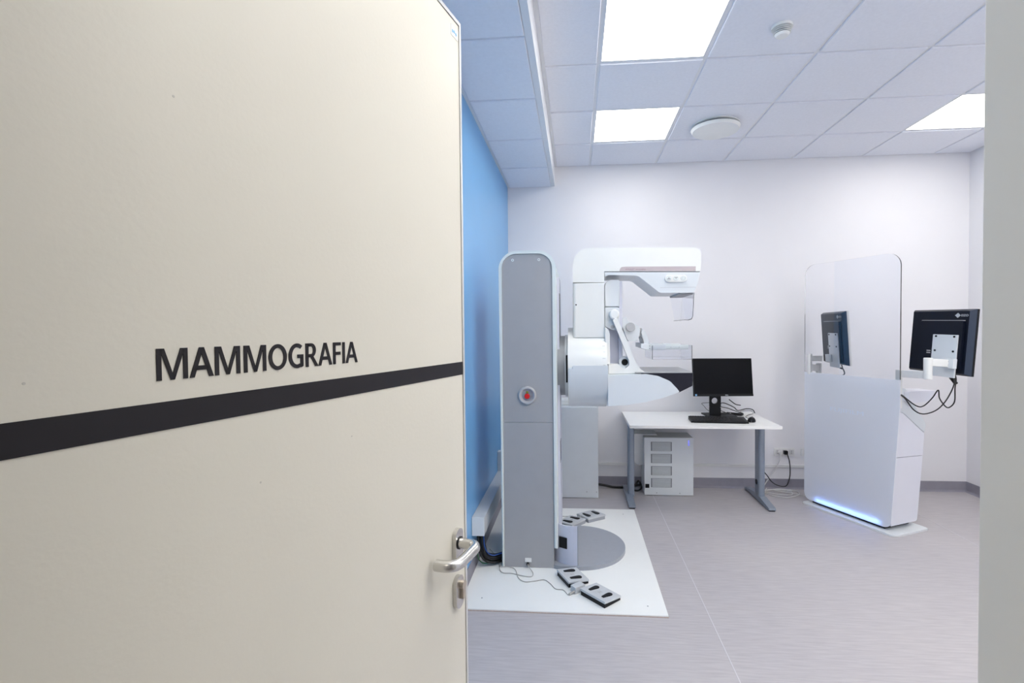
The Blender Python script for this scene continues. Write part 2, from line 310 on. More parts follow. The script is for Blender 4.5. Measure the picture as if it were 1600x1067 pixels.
SH = {
 'head_upper': (3.08, [(-0.018, 1.764), (-0.016, 1.978, 0.1582), (0.766, 1.967, 0.0542), (0.766, 1.865, 0.0226), (0.762, 1.819), (0.178, 1.829), (0.177, 1.761)]),
 'shaft': (3.08, [(-0.018, 1.761), (-0.02, 1.464), (0.176, 1.463), (0.177, 1.758)]),
 'head_lower': (3.08, [(0.178, 1.8275), (0.7615, 1.8175), (0.744, 1.742, 0.0452), (0.722, 1.689, 0.0113), (0.516, 1.692, 0.0271), (0.382, 1.801, 0.0678), (0.198, 1.807, 0.0226), (0.18, 1.792)]),
 'stripe': (3.08, [(0.27, 1.829), (0.278, 1.854, 0.0181), (0.311, 1.856, 0.0113), (0.733, 1.85), (0.733, 1.82)]),
 'pod': (3.08, [(0.548, 1.78)]),
 'podr': (3.08, [(0.678, 1.778)]),
 'btns': (3.08, [(0.57, 1.779), (0.613, 1.778), (0.658, 1.777)]),
 'track_top': (3.12, [(0.182, 1.612), (0.183, 1.78, 0.0343), (0.275, 1.778, 0.0069), (0.274, 1.611)]),
 'track_side': (3.16, [(0.279, 1.775), (0.295, 1.77), (0.292, 1.246), (0.276, 1.246)]),
 'bracket': (3.11, [(0.182, 1.608), (0.271, 1.607, 0.0137), (0.273, 1.467), (0.228, 1.464, 0.0114), (0.181, 1.485)]),
 'knob': (3.1, [(0.239, 1.561)]),
 'recess': (3.2, [(0.186, 1.486), (0.284, 1.485), (0.283, 1.235), (0.185, 1.235)]),
 'strip': (3.06, [(0.177, 1.485), (0.199, 1.468, 0.0112), (0.208, 1.44, 0.0112), (0.209, 1.252), (0.176, 1.252)]),
 'yoke': (3.06, [(0.198, 1.253), (0.253, 1.255, 0.009), (0.282, 1.23, 0.0135), (0.304, 1.226, 0.0112), (0.326, 1.245, 0.0157), (0.324, 1.278, 0.0112), (0.225, 1.534, 0.0112), (0.25, 1.545, 0.0112), (0.287, 1.462, 0.0337), (0.32, 1.384, 0.0449), (0.359, 1.278, 0.0449), (0.394, 1.222, 0.0449), (0.437, 1.193), (0.197, 1.189)]),
 'cowl': (3.03, [(0.193, 1.189), (0.424, 1.194, 0.0111), (0.498, 1.181, 0.0556), (0.567, 1.151, 0.0556), (0.607, 1.107, 0.0445), (0.623, 1.086, 0.0033), (0.54, 1.054, 0.0889), (0.421, 1.024, 0.1334), (0.302, 1.004, 0.1334), (0.192, 0.996)]),
 'bucky': (3.04, [(0.396, 1.199), (0.706, 1.199), (0.705, 1.12, 0.0045), (0.625, 1.079), (0.542, 1.086), (0.412, 1.152)]),
 'bucky_top': (3.04, [(0.38, 1.205), (0.706, 1.204), (0.706, 1.199), (0.38, 1.199)]),
 'hole': (3.06, [(0.297, 1.258)]),
 'carriage': (3.12, [(0.291, 1.544), (0.318, 1.544, 0.0057), (0.327, 1.518, 0.0092), (0.391, 1.492, 0.0137), (0.402, 1.47, 0.0092), (0.399, 1.432, 0.0114), (0.383, 1.393, 0.0114), (0.326, 1.393, 0.0092), (0.317, 1.416), (0.291, 1.484)]),
 'cknob': (3.1, [(0.339, 1.484), (0.365, 1.483)]),
 'hinge': (3.14, [(0.389, 1.478), (0.422, 1.474, 0.0058), (0.429, 1.443), (0.414, 1.424), (0.399, 1.415), (0.389, 1.432)]),
 'parm': (3.15, [(0.42, 1.47), (0.44, 1.451, 0.0116), (0.456, 1.409, 0.0231), (0.461, 1.369), (0.428, 1.367), (0.423, 1.409, 0.0116), (0.412, 1.449)]),
 'pwire': (3.14, [(0.411, 1.46), (0.408, 1.432), (0.421, 1.404), (0.427, 1.375), (0.426, 1.344)]),
 'pblock': (3.12, [(0.405, 1.378), (0.446, 1.376), (0.474, 1.37), (0.474, 1.334), (0.444, 1.336), (0.405, 1.35)]),
 'prail1': (3.12, [(0.469, 1.374), (0.56, 1.374), (0.559, 1.337), (0.468, 1.336)]),
 'prail2': (3.12, [(0.557, 1.369), (0.695, 1.366), (0.698, 1.353, 0.0046), (0.695, 1.34), (0.557, 1.339)]),
 'tray': (3.1, [(0.473, 1.365), (0.716, 1.363), (0.713, 1.276), (0.473, 1.282)]),
 'trayback': (3.4, [(0.474, 1.288), (0.519, 1.264), (0.782, 1.258), (0.784, 1.286)]),
 'visor': (3.08, [(0.725, 1.681), (0.721, 1.59), (0.719, 1.546), (0.711, 1.526), (0.692, 1.52), (0.672, 1.522)]),
 'visor2': (3.08, [(0.647, 1.677), (0.725, 1.681), (0.719, 1.546), (0.713, 1.524), (0.672, 1.522)]),
 'ulip': (3.25, [(0.65, 1.688), (0.761, 1.691), (0.761, 1.681), (0.696, 1.682)]),
 'led': (3.06, [(0.001, 1.624)]),
 'drum': (3.26, [(-0.048, 1.431), (-0.021, 1.488), (0.189, 1.486), (0.186, 0.962), (0.205, 0.962), (-0.05, 1.022), (-0.117, 1.432), (-0.056, 1.037), (-0.086, 1.235)]),
}
def prism_sel(pts, a0, a1, sel, bev, seg=5, rseg=8):
    """(x,z) outline extruded in y; only rim edges whose midpoint passes sel(x,z) are rounded"""
    bm = prism(pts, a0, a1, rseg=rseg)
    es = [e for e in bm.edges if abs(e.verts[0].co.y - e.verts[1].co.y) < 1e-6 and sel((e.verts[0].co.x + e.verts[1].co.x) / 2, (e.verts[0].co.z + e.verts[1].co.z) / 2)]
    bmesh.ops.bevel(bm, geom=es, offset=bev, segments=seg, affect='EDGES', profile=0.5, clamp_overlap=True); return bm

# ================================================================== THE ROOM
CZ = 2.996; XL = -0.635; XR = 3.452; YB = 4.62; YF = 0.45; SZ = 2.816; SX = -0.19
XA = 0.1378; Y1 = 2.8642 - 2.4
fl = struct(link('floor', BX(-2.2, 4.0, -2.2, 4.9, -0.08, 0), 'floor', smooth=False))
for x, y0, y1 in ((0.668, 0.5, 4.60), (2.668, 0.5, 4.60)):
    link('weld_seam', BX(x - .0025, x + .0025, y0, y1, 0, 0.0008), mat('pale_weld_line_%g' % x, (0.60, 0.58, 0.60, 1), 0.45), fl, smooth=False)
struct(link('wall_back', BX(XL - .2, XR + .2, YB, YB + .15, 0, 3.1), 'wall', smooth=False))
struct(link('wall_left', BX(XL - .2, XL, 0.1, YB, 0, 3.1), 'blue', smooth=False))
struct(link('wall_right', BX(XR, XR + .2, YF - .3, YB, 0, 3.1), 'wall', smooth=False))
# front wall: left stub, right run and lintel round the doorway
bm = BX(0.362, XR, 0.15, YF, 0, 3.1); box(bm, -2.2, -0.53, 0.0, 0.24, 0, 3.1); box(bm, -0.53, 0.362, 0.15, 0.24, 2.14, 3.1); box(bm, -0.53, 0.362, 0.10, YF, 2.20, 3.1)
struct(link('wall_front', bm, 'wall', smooth=False))
struct(link('trim_2', prism([(0.3555, -0.02), (0.40, -0.02), (0.40, YF + .0125), (0.3555, YF + .0125)], 0, 2.14, axis='z', bev=0.0, rad=0.003), 'frame'))
# corridor behind the camera
struct(link('wall_corridor', BX(-2.2, 4.0, -2.1, -1.95, 0, 2.75), 'wall', smooth=False))
bm = BX(-2.2, 4.0, -2.1, 0.15, 2.7, 2.8)
struct(link('ceiling_corridor', bm, 'tile', smooth=False))
cl = thing('corridor_light', 'square warm white corridor ceiling light outside the doorway', 'ceiling light', (-0.75, -0.6, 2.68))  # unseen panel added behind the camera to brighten door and frame
link('frame', BX(-1.07, -0.43, -0.92, -0.28, 2.685, 2.70), 'tbar', cl); link('diffuser', BX(-1.05, -0.45, -0.90, -0.30, 2.680, 2.6849), 'corridor_light', cl, smooth=False)

# baseboards (coved vinyl)
cove = [(0, 0), (-0.022, 0), (-0.012, 0.006), (-0.005, 0.018), (-0.003, 0.09), (0, 0.09)]
struct(link('baseboard_back', prism([(YB + a, b) for a, b in cove], XL, XR, axis='x'), 'base'))
struct(link('baseboard_right', prism([(XR + a, b) for a, b in cove], YF, YB, axis='y'), 'base'))
struct(link('baseboard_left', prism([(XL - a, b) for a, b in cove], 0.3, YB, axis='y'), 'base'))
# narrow cable rail along the back wall, trunking on the blue wall
struct(link('trim_1', BX(0.0, 2.30, YB - .014, YB, 0.196, 0.222, 0.003), 'trunk'))

# ------------------------------------------------------------------ ceiling: slab, grid, soffit, tiles
ce = struct(link('ceiling', BX(SX, XR, YF, YB, CZ + .02, CZ + .06), 'tile', smooth=False))
cols = [SX] + [XA + .6 * k for k in range(6)] + [XR]
rows = [YF] + [Y1 + .6 * k for k in range(7)] + [YB]
bm = NB()
for x in cols[1:-1]: box(bm, x - .012, x + .012, YF, YB, CZ, CZ + .03)
link('grid_bar', bm, 'tbar', ce, smooth=False)
for y in rows[1:-1]: link('grid_bar', BX(SX, XR, y - .012, y + .012, CZ + .0005, CZ + .03), 'tbar', ce, smooth=False)
bm = BX(SX, SX + .022, YF, YB, CZ - .002, CZ + .02); box(bm, SX + .02, XR, YB - .02, YB, CZ - .0015, CZ + .02); box(bm, XR - .02, XR, YF, YB, CZ - .001, CZ + .02)
link('wall_angle', bm, 'tbar', ce, smooth=False)
LIGHTS = {(1, 6), (1, 4), (5, 6), (5, 4), (1, 2), (3, 2), (5, 2), (1, 1), (3, 1), (5, 1)}  # bays nearest the entrance hold unseen panels added for brightness
def tile_bm(x0, x1, y0, y1, zb, rim=0.008):
    bm = BX(x0, x1, y0, y1, zb, zb + .020)
    es = [e for e in bm.edges if all(abs(v.co.z - zb) < 1e-6 for v in e.verts)]
    bmesh.ops.bevel(bm, geom=es, offset=.0035, segments=1, affect='EDGES'); return bm
full = None
for i in range(len(cols) - 1):
    for j in range(len(rows) - 1):
        x0, x1, y0, y1 = cols[i], cols[i + 1], rows[j], rows[j + 1]
        if (i, j - 0) in LIGHTS or y1 - y0 < .1: continue
        g = .0105
        a0 = x0 + (g if i else .022); a1 = x1 - (g if i < len(cols) - 2 else .02); b0 = y0 + g; b1 = y1 - (g if j < len(rows) - 2 else .02)
        link('ceiling_tile', tile_bm(a0, a1, b0, b1, CZ - .009), 'tile', ce, smooth=False)
# lowered strip along the blue wall
so = link('soffit', BX(XL, SX - .002, YF, YB, SZ + .022, CZ + .02), 'wall', ce, smooth=False)
bm = BX(SX - .004, SX, YF, YB, SZ, CZ); box(bm, SX - .034, SX, YF, YB, SZ - .003, SZ + .004); box(bm, XL, XL + .02, YF, YB, SZ - .0015, SZ + .02)
link('edge_profile', bm, 'tbar', so, smooth=False)
for j in range(1, len(rows) - 1):
    link('grid_bar', BX(XL, SX - .03, rows[j] - .010, rows[j] + .010, SZ + .0015, SZ + .02), 'tbar', so, smooth=False)
for j in range(len(rows) - 1):
    if rows[j + 1] - rows[j] < .1: continue
    link('ceiling_tile', tile_bm(XL + .021, SX - .036, rows[j] + .0085, rows[j + 1] - .0085, SZ - .008), 'tile', so, smooth=False)
# light panels; the two near rows are unseen, added to brighten the room
names = {(1, 6): 'white square LED ceiling panel beside the round white air vent', (1, 4): 'brightest large LED ceiling panel at the top edge, nearer than the smoke detector',
         (5, 6): 'white LED ceiling panel at the far right, partly cut off by the door frame',
         (1, 2): 'LED ceiling panel above the open door leaf, nearest in the left row', (5, 4): 'LED ceiling panel in the right row, one bay before the far one', (5, 2): 'LED ceiling panel in the right row, second from the entrance wall', (3, 2): 'LED ceiling panel in the middle row, second from the entrance wall', (1, 1): 'LED ceiling panel just inside the door, left row', (3, 1): 'LED ceiling panel against the entrance wall, middle row', (5, 1): 'LED ceiling panel against the entrance wall, right row'}
for (i, j) in sorted(LIGHTS):
    x0, x1, y0, y1 = cols[i], cols[i + 1], rows[j], rows[j + 1]
    t = thing('ceiling_light', names[(i, j)], 'ceiling light', ((x0 + x1) / 2, (y0 + y1) / 2, CZ - .003), 'LED panels set in the suspended ceiling')
    bm = NB()
    for q in ((x0 + .012, x1 - .012, y0 + .012, y0 + .018), (x0 + .012, x1 - .012, y1 - .018, y1 - .012), (x0 + .012, x0 + .018, y0 + .018, y1 - .018), (x1 - .018, x1 - .012, y0 + .018, y1 - .018)):
        box(bm, *q, CZ - .003, CZ + .018)
    link('frame', bm, 'tbar', t, smooth=False)
    link('diffuser', BX(x0 + .018, x1 - .018, y0 + .018, y1 - .018, CZ - .001, CZ + .012), 'panel_light', t, smooth=False)
# smoke detector and round vent
t = thing('smoke_detector', 'small round white smoke detector on a ceiling tile', 'smoke detector', (1.045, 2.595, CZ - .009))
z = CZ - .009
link('base', CY((1.045, 2.595, z - .014), .05, .014, bev=.002), 'white', t)
link('slot_ring', CY((1.045, 2.595, z - .038), .033, .024), 'dark', t)
for k, (zz, r) in enumerate(((.021, .044), (.029, .042), (.037, .040))):
    link('louvre', CY((1.045, 2.595, z - zz), r, .0025), 'white', t)
link('cap', CY((1.045, 2.595, z - .052), .028, .012, r2=.037, bev=.003), 'white', t)
t = thing('air_vent', 'round white disc valve air vent on a ceiling tile', 'air vent', (1.05, 3.80, CZ - .009))
link('collar', CY((1.05, 3.80, z - .022), .150, .022), 'slot', t)
link('rim', CY((1.05, 3.80, z - .006), .172, .006, bev=.002), 'white', t)
link('disc', CY((1.05, 3.80, z - .044), .165, .020, r2=.177, bev=.005, seg=64), 'white', t)

# ------------------------------------------------------------------ the open door
D = Vector((0.24724, 0.96896, 0)); L0 = Vector((-0.235, 1.014, 0)); W = 0.84
ang = math.atan2(D.y, D.x)
H0 = L0 - D * W
door = bpy.data.objects.new('door_1', None); C.objects.link(door); door.location = H0; door.rotation_euler = (0, 0, ang)
struct(door, 'open beige door leaf with a black band and the word for mammography')
# local: x from hinge to latch, -y towards the viewer, z up
def dl(name, bm, m, p=door, **k): return link(name, bm, m, p, world=False, **k)
leaf = dl('door_leaf', BX(0.0, W - .0085, 0.0, .044, .008, 2.091), 'door')
bm = BX(W - .007, W, -.0015, .0455, .008, 2.1); box(bm, 0, W - .007, -.0015, .0455, 2.0925, 2.1)
dl('edge_strip', bm, 'alu', smooth=False)
bm = BX(W - .0085, W - .007, .002, .044, .008, 2.0925); dl('edge_gasket', bm, 'slot', smooth=False)
dl('band', BX(0, W - .0085, -.0007, .001, 1.375, 1.4015), 'band', smooth=False)
tb = glyph_text('MAMMOGRAFIA', .0298, .2765); place(tb, (W - .611, -.0002, 1.4215), (1, 0, 0), (0, 0, 1)); dl('lettering', tb, 'band', smooth=False)
st = dl('sticker', BX(W - .040, W - .012, -.0007, .001, 2.058, 2.079), 'white', smooth=False)
# a tiny pale blue three-bump mark on the sticker
bm = NB()
for a, b in ((W - .034, 2.0675), (W - .027, 2.069), (W - .020, 2.0675)): cyl(bm, (a, -.0012, b), .0032, .0006, axis='y', seg=12)
dl('sticker_mark', bm, 'bluelogo', st, smooth=False)
def oval(cx, cz, w, h, y0, y1, bev): return prism([(cx - w / 2, cz - h / 2, w / 2), (cx + w / 2, cz - h / 2, w / 2), (cx + w / 2, cz + h / 2, w / 2), (cx - w / 2, cz + h / 2, w / 2)], y0, y1, bev=bev, rseg=10)
dl('rosette', oval(W - .046, 1.033, .031, .066, -.009, 0, .003), 'steel')
dl('collar', CY((W - .046, -.0105, 1.037), .0125, .003, axis='y'), 'dark')
hp = [(W - .046, -.009, 1.037), (W - .046, -.030, 1.037), (W - .049, -.042, 1.037), (W - .060, -.049, 1.037), (W - .075, -.049, 1.036), (W - .110, -.049, 1.035), (W - .128, -.046, 1.035), (W - .138, -.036, 1.035), (W - .141, -.020, 1.035), (W - .141, -.010, 1.035)]
dl('handle', tube(hp, .0105, seg=20, smooth=6), 'steel', angle=60)
kp = dl('key_plate', oval(W - .046, .937, .031, .066, -.009, 0, .003), 'steel')
bm = CY((W - .040, -.016, .949), .0085, .009, axis='y', seg=20); box(bm, W - .045, W - .035, -.016, -.007, .921, .949, .002)
lc = dl('lock_cylinder', bm, 'brass', kp)
dl('hinge', CY((0, -.006, .3), .008, .09), 'steel'); dl('hinge', CY((0, -.006, 1.75), .008, .09), 'steel')
# scuffs on the door
bm = NB()
for s, zz, r in ((.589, 1.691, .0012), (.704, 1.429, .0011), (.502, 1.295, .0012), (.349, 1.316, .0011)): cyl(bm, (W - s, -.0002, zz), r, .0002, axis='y', seg=10)
dl('scuff', bm, mat('door_scuff', (0.52, 0.50, 0.45, 1), 0.5), smooth=False)
# ================================================================== FLOOR BOARD UNDER THE MACHINE
t = thing('floor_board', 'large thin white laminate board on the floor under the machine', 'board', (-0.06, 3.24, 0))
link('board', BX(-.632, .4585, 2.502, 3.985, .002, .010), 'mattop', t, smooth=False)
link('core_edge', BX(-.633, .4595, 2.501, 3.986, 0, .0045), 'chip', t, smooth=False)
for x, y in ((-.522, 2.609), (.366, 2.585), (.36, 3.88)): link('screw', CY((x, y, .0100), .004, .0006, seg=12), 'slot', t)

# ================================================================== MAMMOGRAPHY MACHINE
mm = thing('mammography_machine', 'white and grey mammography machine with tall column and C-arm on the board', 'mammography machine', (-.29, 3.26, .010))
Z0 = .010
def mp(name, bm, m, p=None, **k): return link(name, bm, m, p or mm, **k)
XO0, XO1, XI0, XI1 = -.467, -.119, -.449, -.142
core = [(XI0 + .002, Z0), (XI1 - .001, Z0), (XI1 - .001, 1.927, .085), (XI0 + .002, 1.927, .085)]
mp('column_core', prism(core, 2.985, 3.50, rseg=10), 'colgrey')
rim = [(XO0 + .003, Z0), (XO0, 1.948, .112), (XO1, 1.948, .112), (XO1, .133), (XI1, .133), (XI1, 1.930, .088), (XI0, 1.930, .088), (XI0, Z0)]
mp('column_rim', prism(rim, 2.958, 3.49, bev=.006, rseg=12), 'rim')
pn = mp('front_panel', prism([(XI0 + .001, .9065), (XI1 - .001, .9065), (XI1 - .001, 1.929, .087), (XI0 + .001, 1.929, .087)], 2.966, 2.984, bev=.001, rseg=10), 'colgrey')
lp = mp('front_panel', BX(XI0 + .001, XI1 - .001, 2.966, 2.984, Z0 + .002, .9035, .001), 'colgrey')
mp('panel_joint', BX(XI0, XI1, 2.972, 2.985, .9030, .9070), 'rim', smooth=False)
for x in (-.381, -.221):
    s = mp('panel_screw', CY((x, 2.961, 1.893), .0085, .005, axis='y', seg=20, bev=.001), 'rim', pn); 
    mp('screw_recess', CY((x, 2.9605, 1.893), .0035, .001, axis='y', seg=6), 'slot', pn)
# emergency button in a dished ring
bc = (-.299, 2.966, 1.071)
bm = NB(); seg = 40; prof = [(.056, 0), (.056, -.010), (.050, -.016), (.042, -.016), (.036, -.006), (.030, .0)]
rings = [[bm.verts.new((bc[0] + r * math.cos(2 * PI * k / seg), bc[1] + y, bc[2] + r * math.sin(2 * PI * k / seg))) for k in range(seg)] for r, y in prof]
for a, b in zip(rings, rings[1:]):
    for k in range(seg): bm.faces.new((a[k], a[(k + 1) % seg], b[(k + 1) % seg], b[k]))
er = mp('button_ring', bm, 'knob', angle=60)
mp('button_dish', CY((bc[0], 2.963, bc[2]), .037, .003, axis='y'), 'disc', er)
mp('emergency_button', CY((bc[0], 2.945, bc[2] - .004), .0165, .018, axis='y', bev=.004), 'red', er)
mp('button_tag', BX(bc[0] - .007, bc[0] + .007, 2.955, 2.963, bc[2] + .014, bc[2] + .026, .001), 'olive', er)
so_ = mp('socket', BX(-.322, -.282, 2.958, 2.967, .046, .070, .002), 'white', lp)
mp('plug', BX(-.312, -.296, 2.950, 2.962, .030, .046, .002), 'dark', lp)
# side rail of the column
mp('side_rail', BX(XO1 - .01, -.105, 3.10, 3.44, .15, 1.80), 'lilac')
mp('rail_slot', BX(-.106, -.1035, 3.11, 3.20, 1.20, 1.70), 'dark', smooth=False)
mp('rail_slot', BX(-.106, -.1035, 3.11, 3.20, .62, .76), 'dark', smooth=False)
# base plate: round to the right, cut in under the column
arc = [(.0 + .315 * math.cos(a), 3.26 + .315 * math.sin(a)) for a in [math.radians(-90 + 6 * k) for k in range(31)]]
mp('base_plate', prism(arc + [(-.175, 3.575, .16), (-.175, 2.945, .16)], Z0, .034, axis='z', bev=.009, rseg=10), 'disc', angle=50)
mp('column_foot', BX(XI1 - .01, -.005, 2.976, 3.5, Z0 + .0, .028), 'colgrey')
# curved foot cover, a standing shell
path = [(0.0, 2.958), (-.02, 2.958)] + [(-.012 + .152 * math.cos(a), 3.11 + .152 * math.sin(a)) for a in [math.radians(268 - 8 * k) for k in range(12)]] + [(-.164, 3.16), (-.164, 3.36)]
inn = [(x + (.010 if y > 3.05 else .002), y + (.010 if y < 3.12 else 0)) for x, y in path]
fc = mp('foot_cover', prism(path + inn[::-1], .030, .272, axis='z'), 'lilac', angle=50)
mp('cover_seam', BX(-.0005, .0022, 2.956, 2.970, .030, .272), 'slot', fc, smooth=False)
a = math.radians(240); tx = Matrix.Translation((-.012 + .153 * math.cos(a), 3.11 + .153 * math.sin(a), .165)) @ Matrix.Rotation(a + PI / 2, 4, 'Z')
wn = mp('cover_window', BX(-.028, .028, -.002, .002, -.034, .034, .001, mtx=tx), 'dark', fc)
# rotation joint
RC = (3.26, 1.232)
mp('rotation_flange', CY((-.126, *RC), .196, .060, axis='x', seg=72, bev=.004), 'flange')
mp('flange_slot', BX(-.064, -.054, 3.05, 3.10, 1.14, 1.31), 'dark', smooth=False)
mp('joint_ring', CY((-.072, *RC), .203, .028, axis='x', seg=72, bev=.008), 'white2')
dr = mp('drum', CY((-.052, 3.26, 1.225), .258, .240, axis='x', seg=96, bev=.022), 'white', angle=60)
for k in range(9):
    an = math.radians(200 - 11 * (k - 1)); mt = Matrix.Translation((.17, 3.26, 1.225)) @ Matrix.Rotation(-(an - PI), 4, 'X')
    if k < 8: mp('tick_mark', BX(-.006 - .004 * (k % 2), .008, -.2588, -.2575, -.0007, .0007, mtx=Matrix.Translation((.17, 3.26, 1.225)) @ Matrix.Rotation(math.radians(-6 - 9 * k), 4, 'X')), 'slot', dr, smooth=False)
half = [(3.26 + .266 * math.cos(a), 1.229 + .266 * math.sin(a)) for a in [math.radians(180 + 6 * k) for k in range(31)]]
bm = prism(half + [(3.526, 1.249), (2.994, 1.249)], -.046, .192, axis='x')
es = [e for e in bm.edges if all(abs(v.co.x + .046) < 1e-6 for v in e.verts) and (e.verts[0].co.z + e.verts[1].co.z) / 2 < 1.245]
bmesh.ops.bevel(bm, geom=es, offset=.025, segments=5, affect='EDGES')
mp('drum_cover', bm, 'white2', angle=50)
# C-arm: shaft and tube head
S = SH
mp('arm_shaft', prism_sel([(-.020, 1.42), (.177, 1.42), (.177, 1.7585), (-.0185, 1.7585)], 3.08, 3.44, lambda x, z_: x < 0, .022), 'white')
ah = mp('arm_indicator', CY((.001, 3.078, 1.624), .0045, .003, axis='y', seg=12), 'dark')
hu = mp('tube_head', prism_sel(S['head_upper'][1], 3.08, 3.44, lambda x, z_: (z_ > 1.90 or x < 0.02 or x > .765) and not (z_ < 1.765), .032, 6, 12), 'white', angle=40)
hl = mp('tube_head_underside', prism(S['head_lower'][1], 3.083, 3.437, bev=.008, rseg=8), 'white2')
mp('underside_seam', BX(.52, .735, 3.0822, 3.0835, 1.7225, 1.7240), 'knob', hl, smooth=False)
sp = mp('stripe', prism(S['stripe'][1], 3.0788, 3.081), 'pink', hu, smooth=False)
tb = text_bm('AMULET Innovality', .0105, .125, thick=.0004); place(tb, (.306, 3.0786, 1.833), (1, 0, -.012), (0, 0, 1)); mp('lettering', tb, 'pinkink', hu, smooth=False)
bt = mp('button_pod', prism([(.546, 1.757, .022), (.680, 1.755, .022), (.680, 1.799, .022), (.546, 1.801, .022)], 3.072, 3.084, bev=.003, rseg=8), 'white', hl)
for i, (x, z_) in enumerate(S['btns'][1]):
    mp('button', CY((x, 3.0695, z_), .0165, .003, axis='y', seg=28, bev=.001), 'rim', hl)
bm = prism([(.560, 1.772), (.580, 1.772), (.580, 1.777), (.575, 1.777), (.570, 1.787), (.565, 1.777), (.560, 1.777)], 3.0690, 3.0696)
mp('button_symbol', bm, 'greyink', hl, smooth=False); bm = NB()
box(bm, .603, .623, 3.0690, 3.0696, 1.781, 1.785); box(bm, .611, .615, 3.0690, 3.0696, 1.774, 1.782)
mp('button_symbol', bm, 'greyink', hl, smooth=False); bm = NB()
for k in range(10):
    a = math.radians(60 + 30 * k); box(bm, -.0012, .0012, 3.0690, 3.0696, .0085, .0105, mtx=Matrix.Translation((.658, 0, 1.777)) @ Matrix.Rotation(a, 4, 'Y'))
mp('button_symbol', bm, 'greyink', hl, smooth=False)
mp('collimator_lip', BX(.64, .722, 3.10, 3.42, 1.680, 1.692, .002), 'knob', hl)
# clear face shield
vp = [(.7265, 1.690), (.722, 1.60), (.719, 1.546), (.7115, 1.527), (.692, 1.520), (.668, 1.522)]
bm = prism([(x, z_) for x, z_ in vp] + [(x - .003, z_ + (.003 if x < .715 else 0)) for x, z_ in vp[::-1]], 3.09, 3.43)
prism([(.645, 1.688), (.724, 1.688), (.717, 1.546), (.709, 1.529), (.674, 1.525)], 3.087, 3.090, bm=bm); prism([(.645, 1.688), (.724, 1.688), (.717, 1.546), (.709, 1.529), (.674, 1.525)], 3.430, 3.433, bm=bm)
mp('face_shield', bm, 'clearthin', smooth=False)
# compression track
mp('track_cover', prism(S['track_top'][1], 3.115, 3.405, bev=.006), 'white2')
mp('track_side', BX(.268, .292, 3.13, 3.39, 1.246, 1.772, .004), 'lilac')
bk = mp('handle_bracket', prism(S['bracket'][1], 3.108, 3.41, bev=.005), 'white2')
mp('track_body', BX(.184, .285, 3.16, 3.36, 1.235, 1.62, .003), 'lilac')
mp('handle_knob', CY((.237, 3.060, 1.562), .032, .05, axis='y', bev=.012), 'white', bk)
mp('bracket_bolt', CY((.228, 3.103, 1.484), .012, .006, axis='y', bev=.002, seg=20), 'knob', bk)
# yoke: diagonal grab arm on the near side, block across the bottom
mp('grab_arm', prism(S['yoke'][1], 3.060, 3.112, bev=.010, seg=4), 'white', angle=50)
mp('yoke_strip', prism(S['strip'][1], 3.058, 3.10, bev=.006), 'white')
yb_ = mp('yoke_block', prism([(.198, 1.252), (.262, 1.252, .01), (.30, 1.232, .02), (.360, 1.238, .02), (.398, 1.220, .03), (.434, 1.193), (.198, 1.1905)], 3.08, 3.46, bev=.006), 'white2')
mp('pivot_hole', CY((.303, 3.105, 1.262), .020, .03, axis='y', seg=28), 'dark', yb_)
mp('pivot_ring', CY((.303, 3.108, 1.262), .036, .03, axis='y', seg=28, bev=.004), 'cab', yb_)
cowl = mp('detector_cowl', prism(S['cowl'][1], 3.022, 3.498, bev=.055, seg=7, rseg=10), 'white2', angle=50)
bu = mp('detector_body', prism(S['bucky'][1], 3.045, 3.475, bev=.003), 'carbon')
mp('detector_top_plate', BX(.360, .705, 3.043, 3.477, 1.1985, 1.2045, .001), 'platetop', bu)
# compression carriage, arm and paddle
ca = mp('paddle_carriage', prism(S['carriage'][1], 3.135, 3.385, bev=.008), 'white2')
mp('carriage_knob', CY((.341, 3.105, 1.482), .028, .035, axis='y', bev=.003, seg=32), 'knob', ca)
pa = mp('paddle_arm', prism(S['parm'][1], 3.16, 3.36, bev=.004), 'white2')
mp('arm_clip', prism(S['hinge'][1], 3.18, 3.34, bev=.002), 'knob', pa)
mp('paddle_cable', tube([(x, 3.150, z_) for x, z_ in S['pwire'][1]], .0028, seg=6), 'slot', pa)
ph = mp('paddle_block', prism(S['pblock'][1], 3.12, 3.40, bev=.003), 'cab')
for z_ in (1.362, 1.347): mp('block_screw', CY((.459, 3.118, z_), .003, .003, axis='y', seg=10), 'slot', ph)
bm = BX(.469, .560, 3.118, 3.130, 1.337, 1.373, .002); box(bm, .469, .560, 3.39, 3.402, 1.337, 1.373, .002); box(bm, .469, .49, 3.13, 3.39, 1.337, 1.373, .002)
mp('paddle_frame', bm, 'white2', ph)
mp('paddle_rail', BX(.557, .697, 3.119, 3.127, 1.340, 1.368, .002), 'rim', ph); mp('paddle_rail', BX(.557, .697, 3.393, 3.401, 1.340, 1.368, .002), 'rim', ph)
for x in (.59, .64): mp('rail_pin', CY((x, 3.1175, 1.354), .0022, .002, axis='y', seg=8), 'slot', ph)
mp('paddle_clip', BX(.545, .645, 3.13, 3.16, 1.371, 1.377, .001), 'cab', ph)
bm = NB(); x0, x1, y0, y1, za, zb, th = .472, .716, 3.100, 3.42, 1.278, 1.366, .003
box(bm, x0, x1, y0, y1, za, za + th); box(bm, x0, x1, y0, y0 + th, za + th, zb); box(bm, x0, x1, y1 - th, y1, za + th, zb); box(bm, x1 - th, x1, y0 + th, y1 - th, za + th, zb); box(bm, x0, x0 + th, y0 + th, y1 - th, za + th, zb)
mp('compression_paddle', bm, 'clearthin', smooth=False)

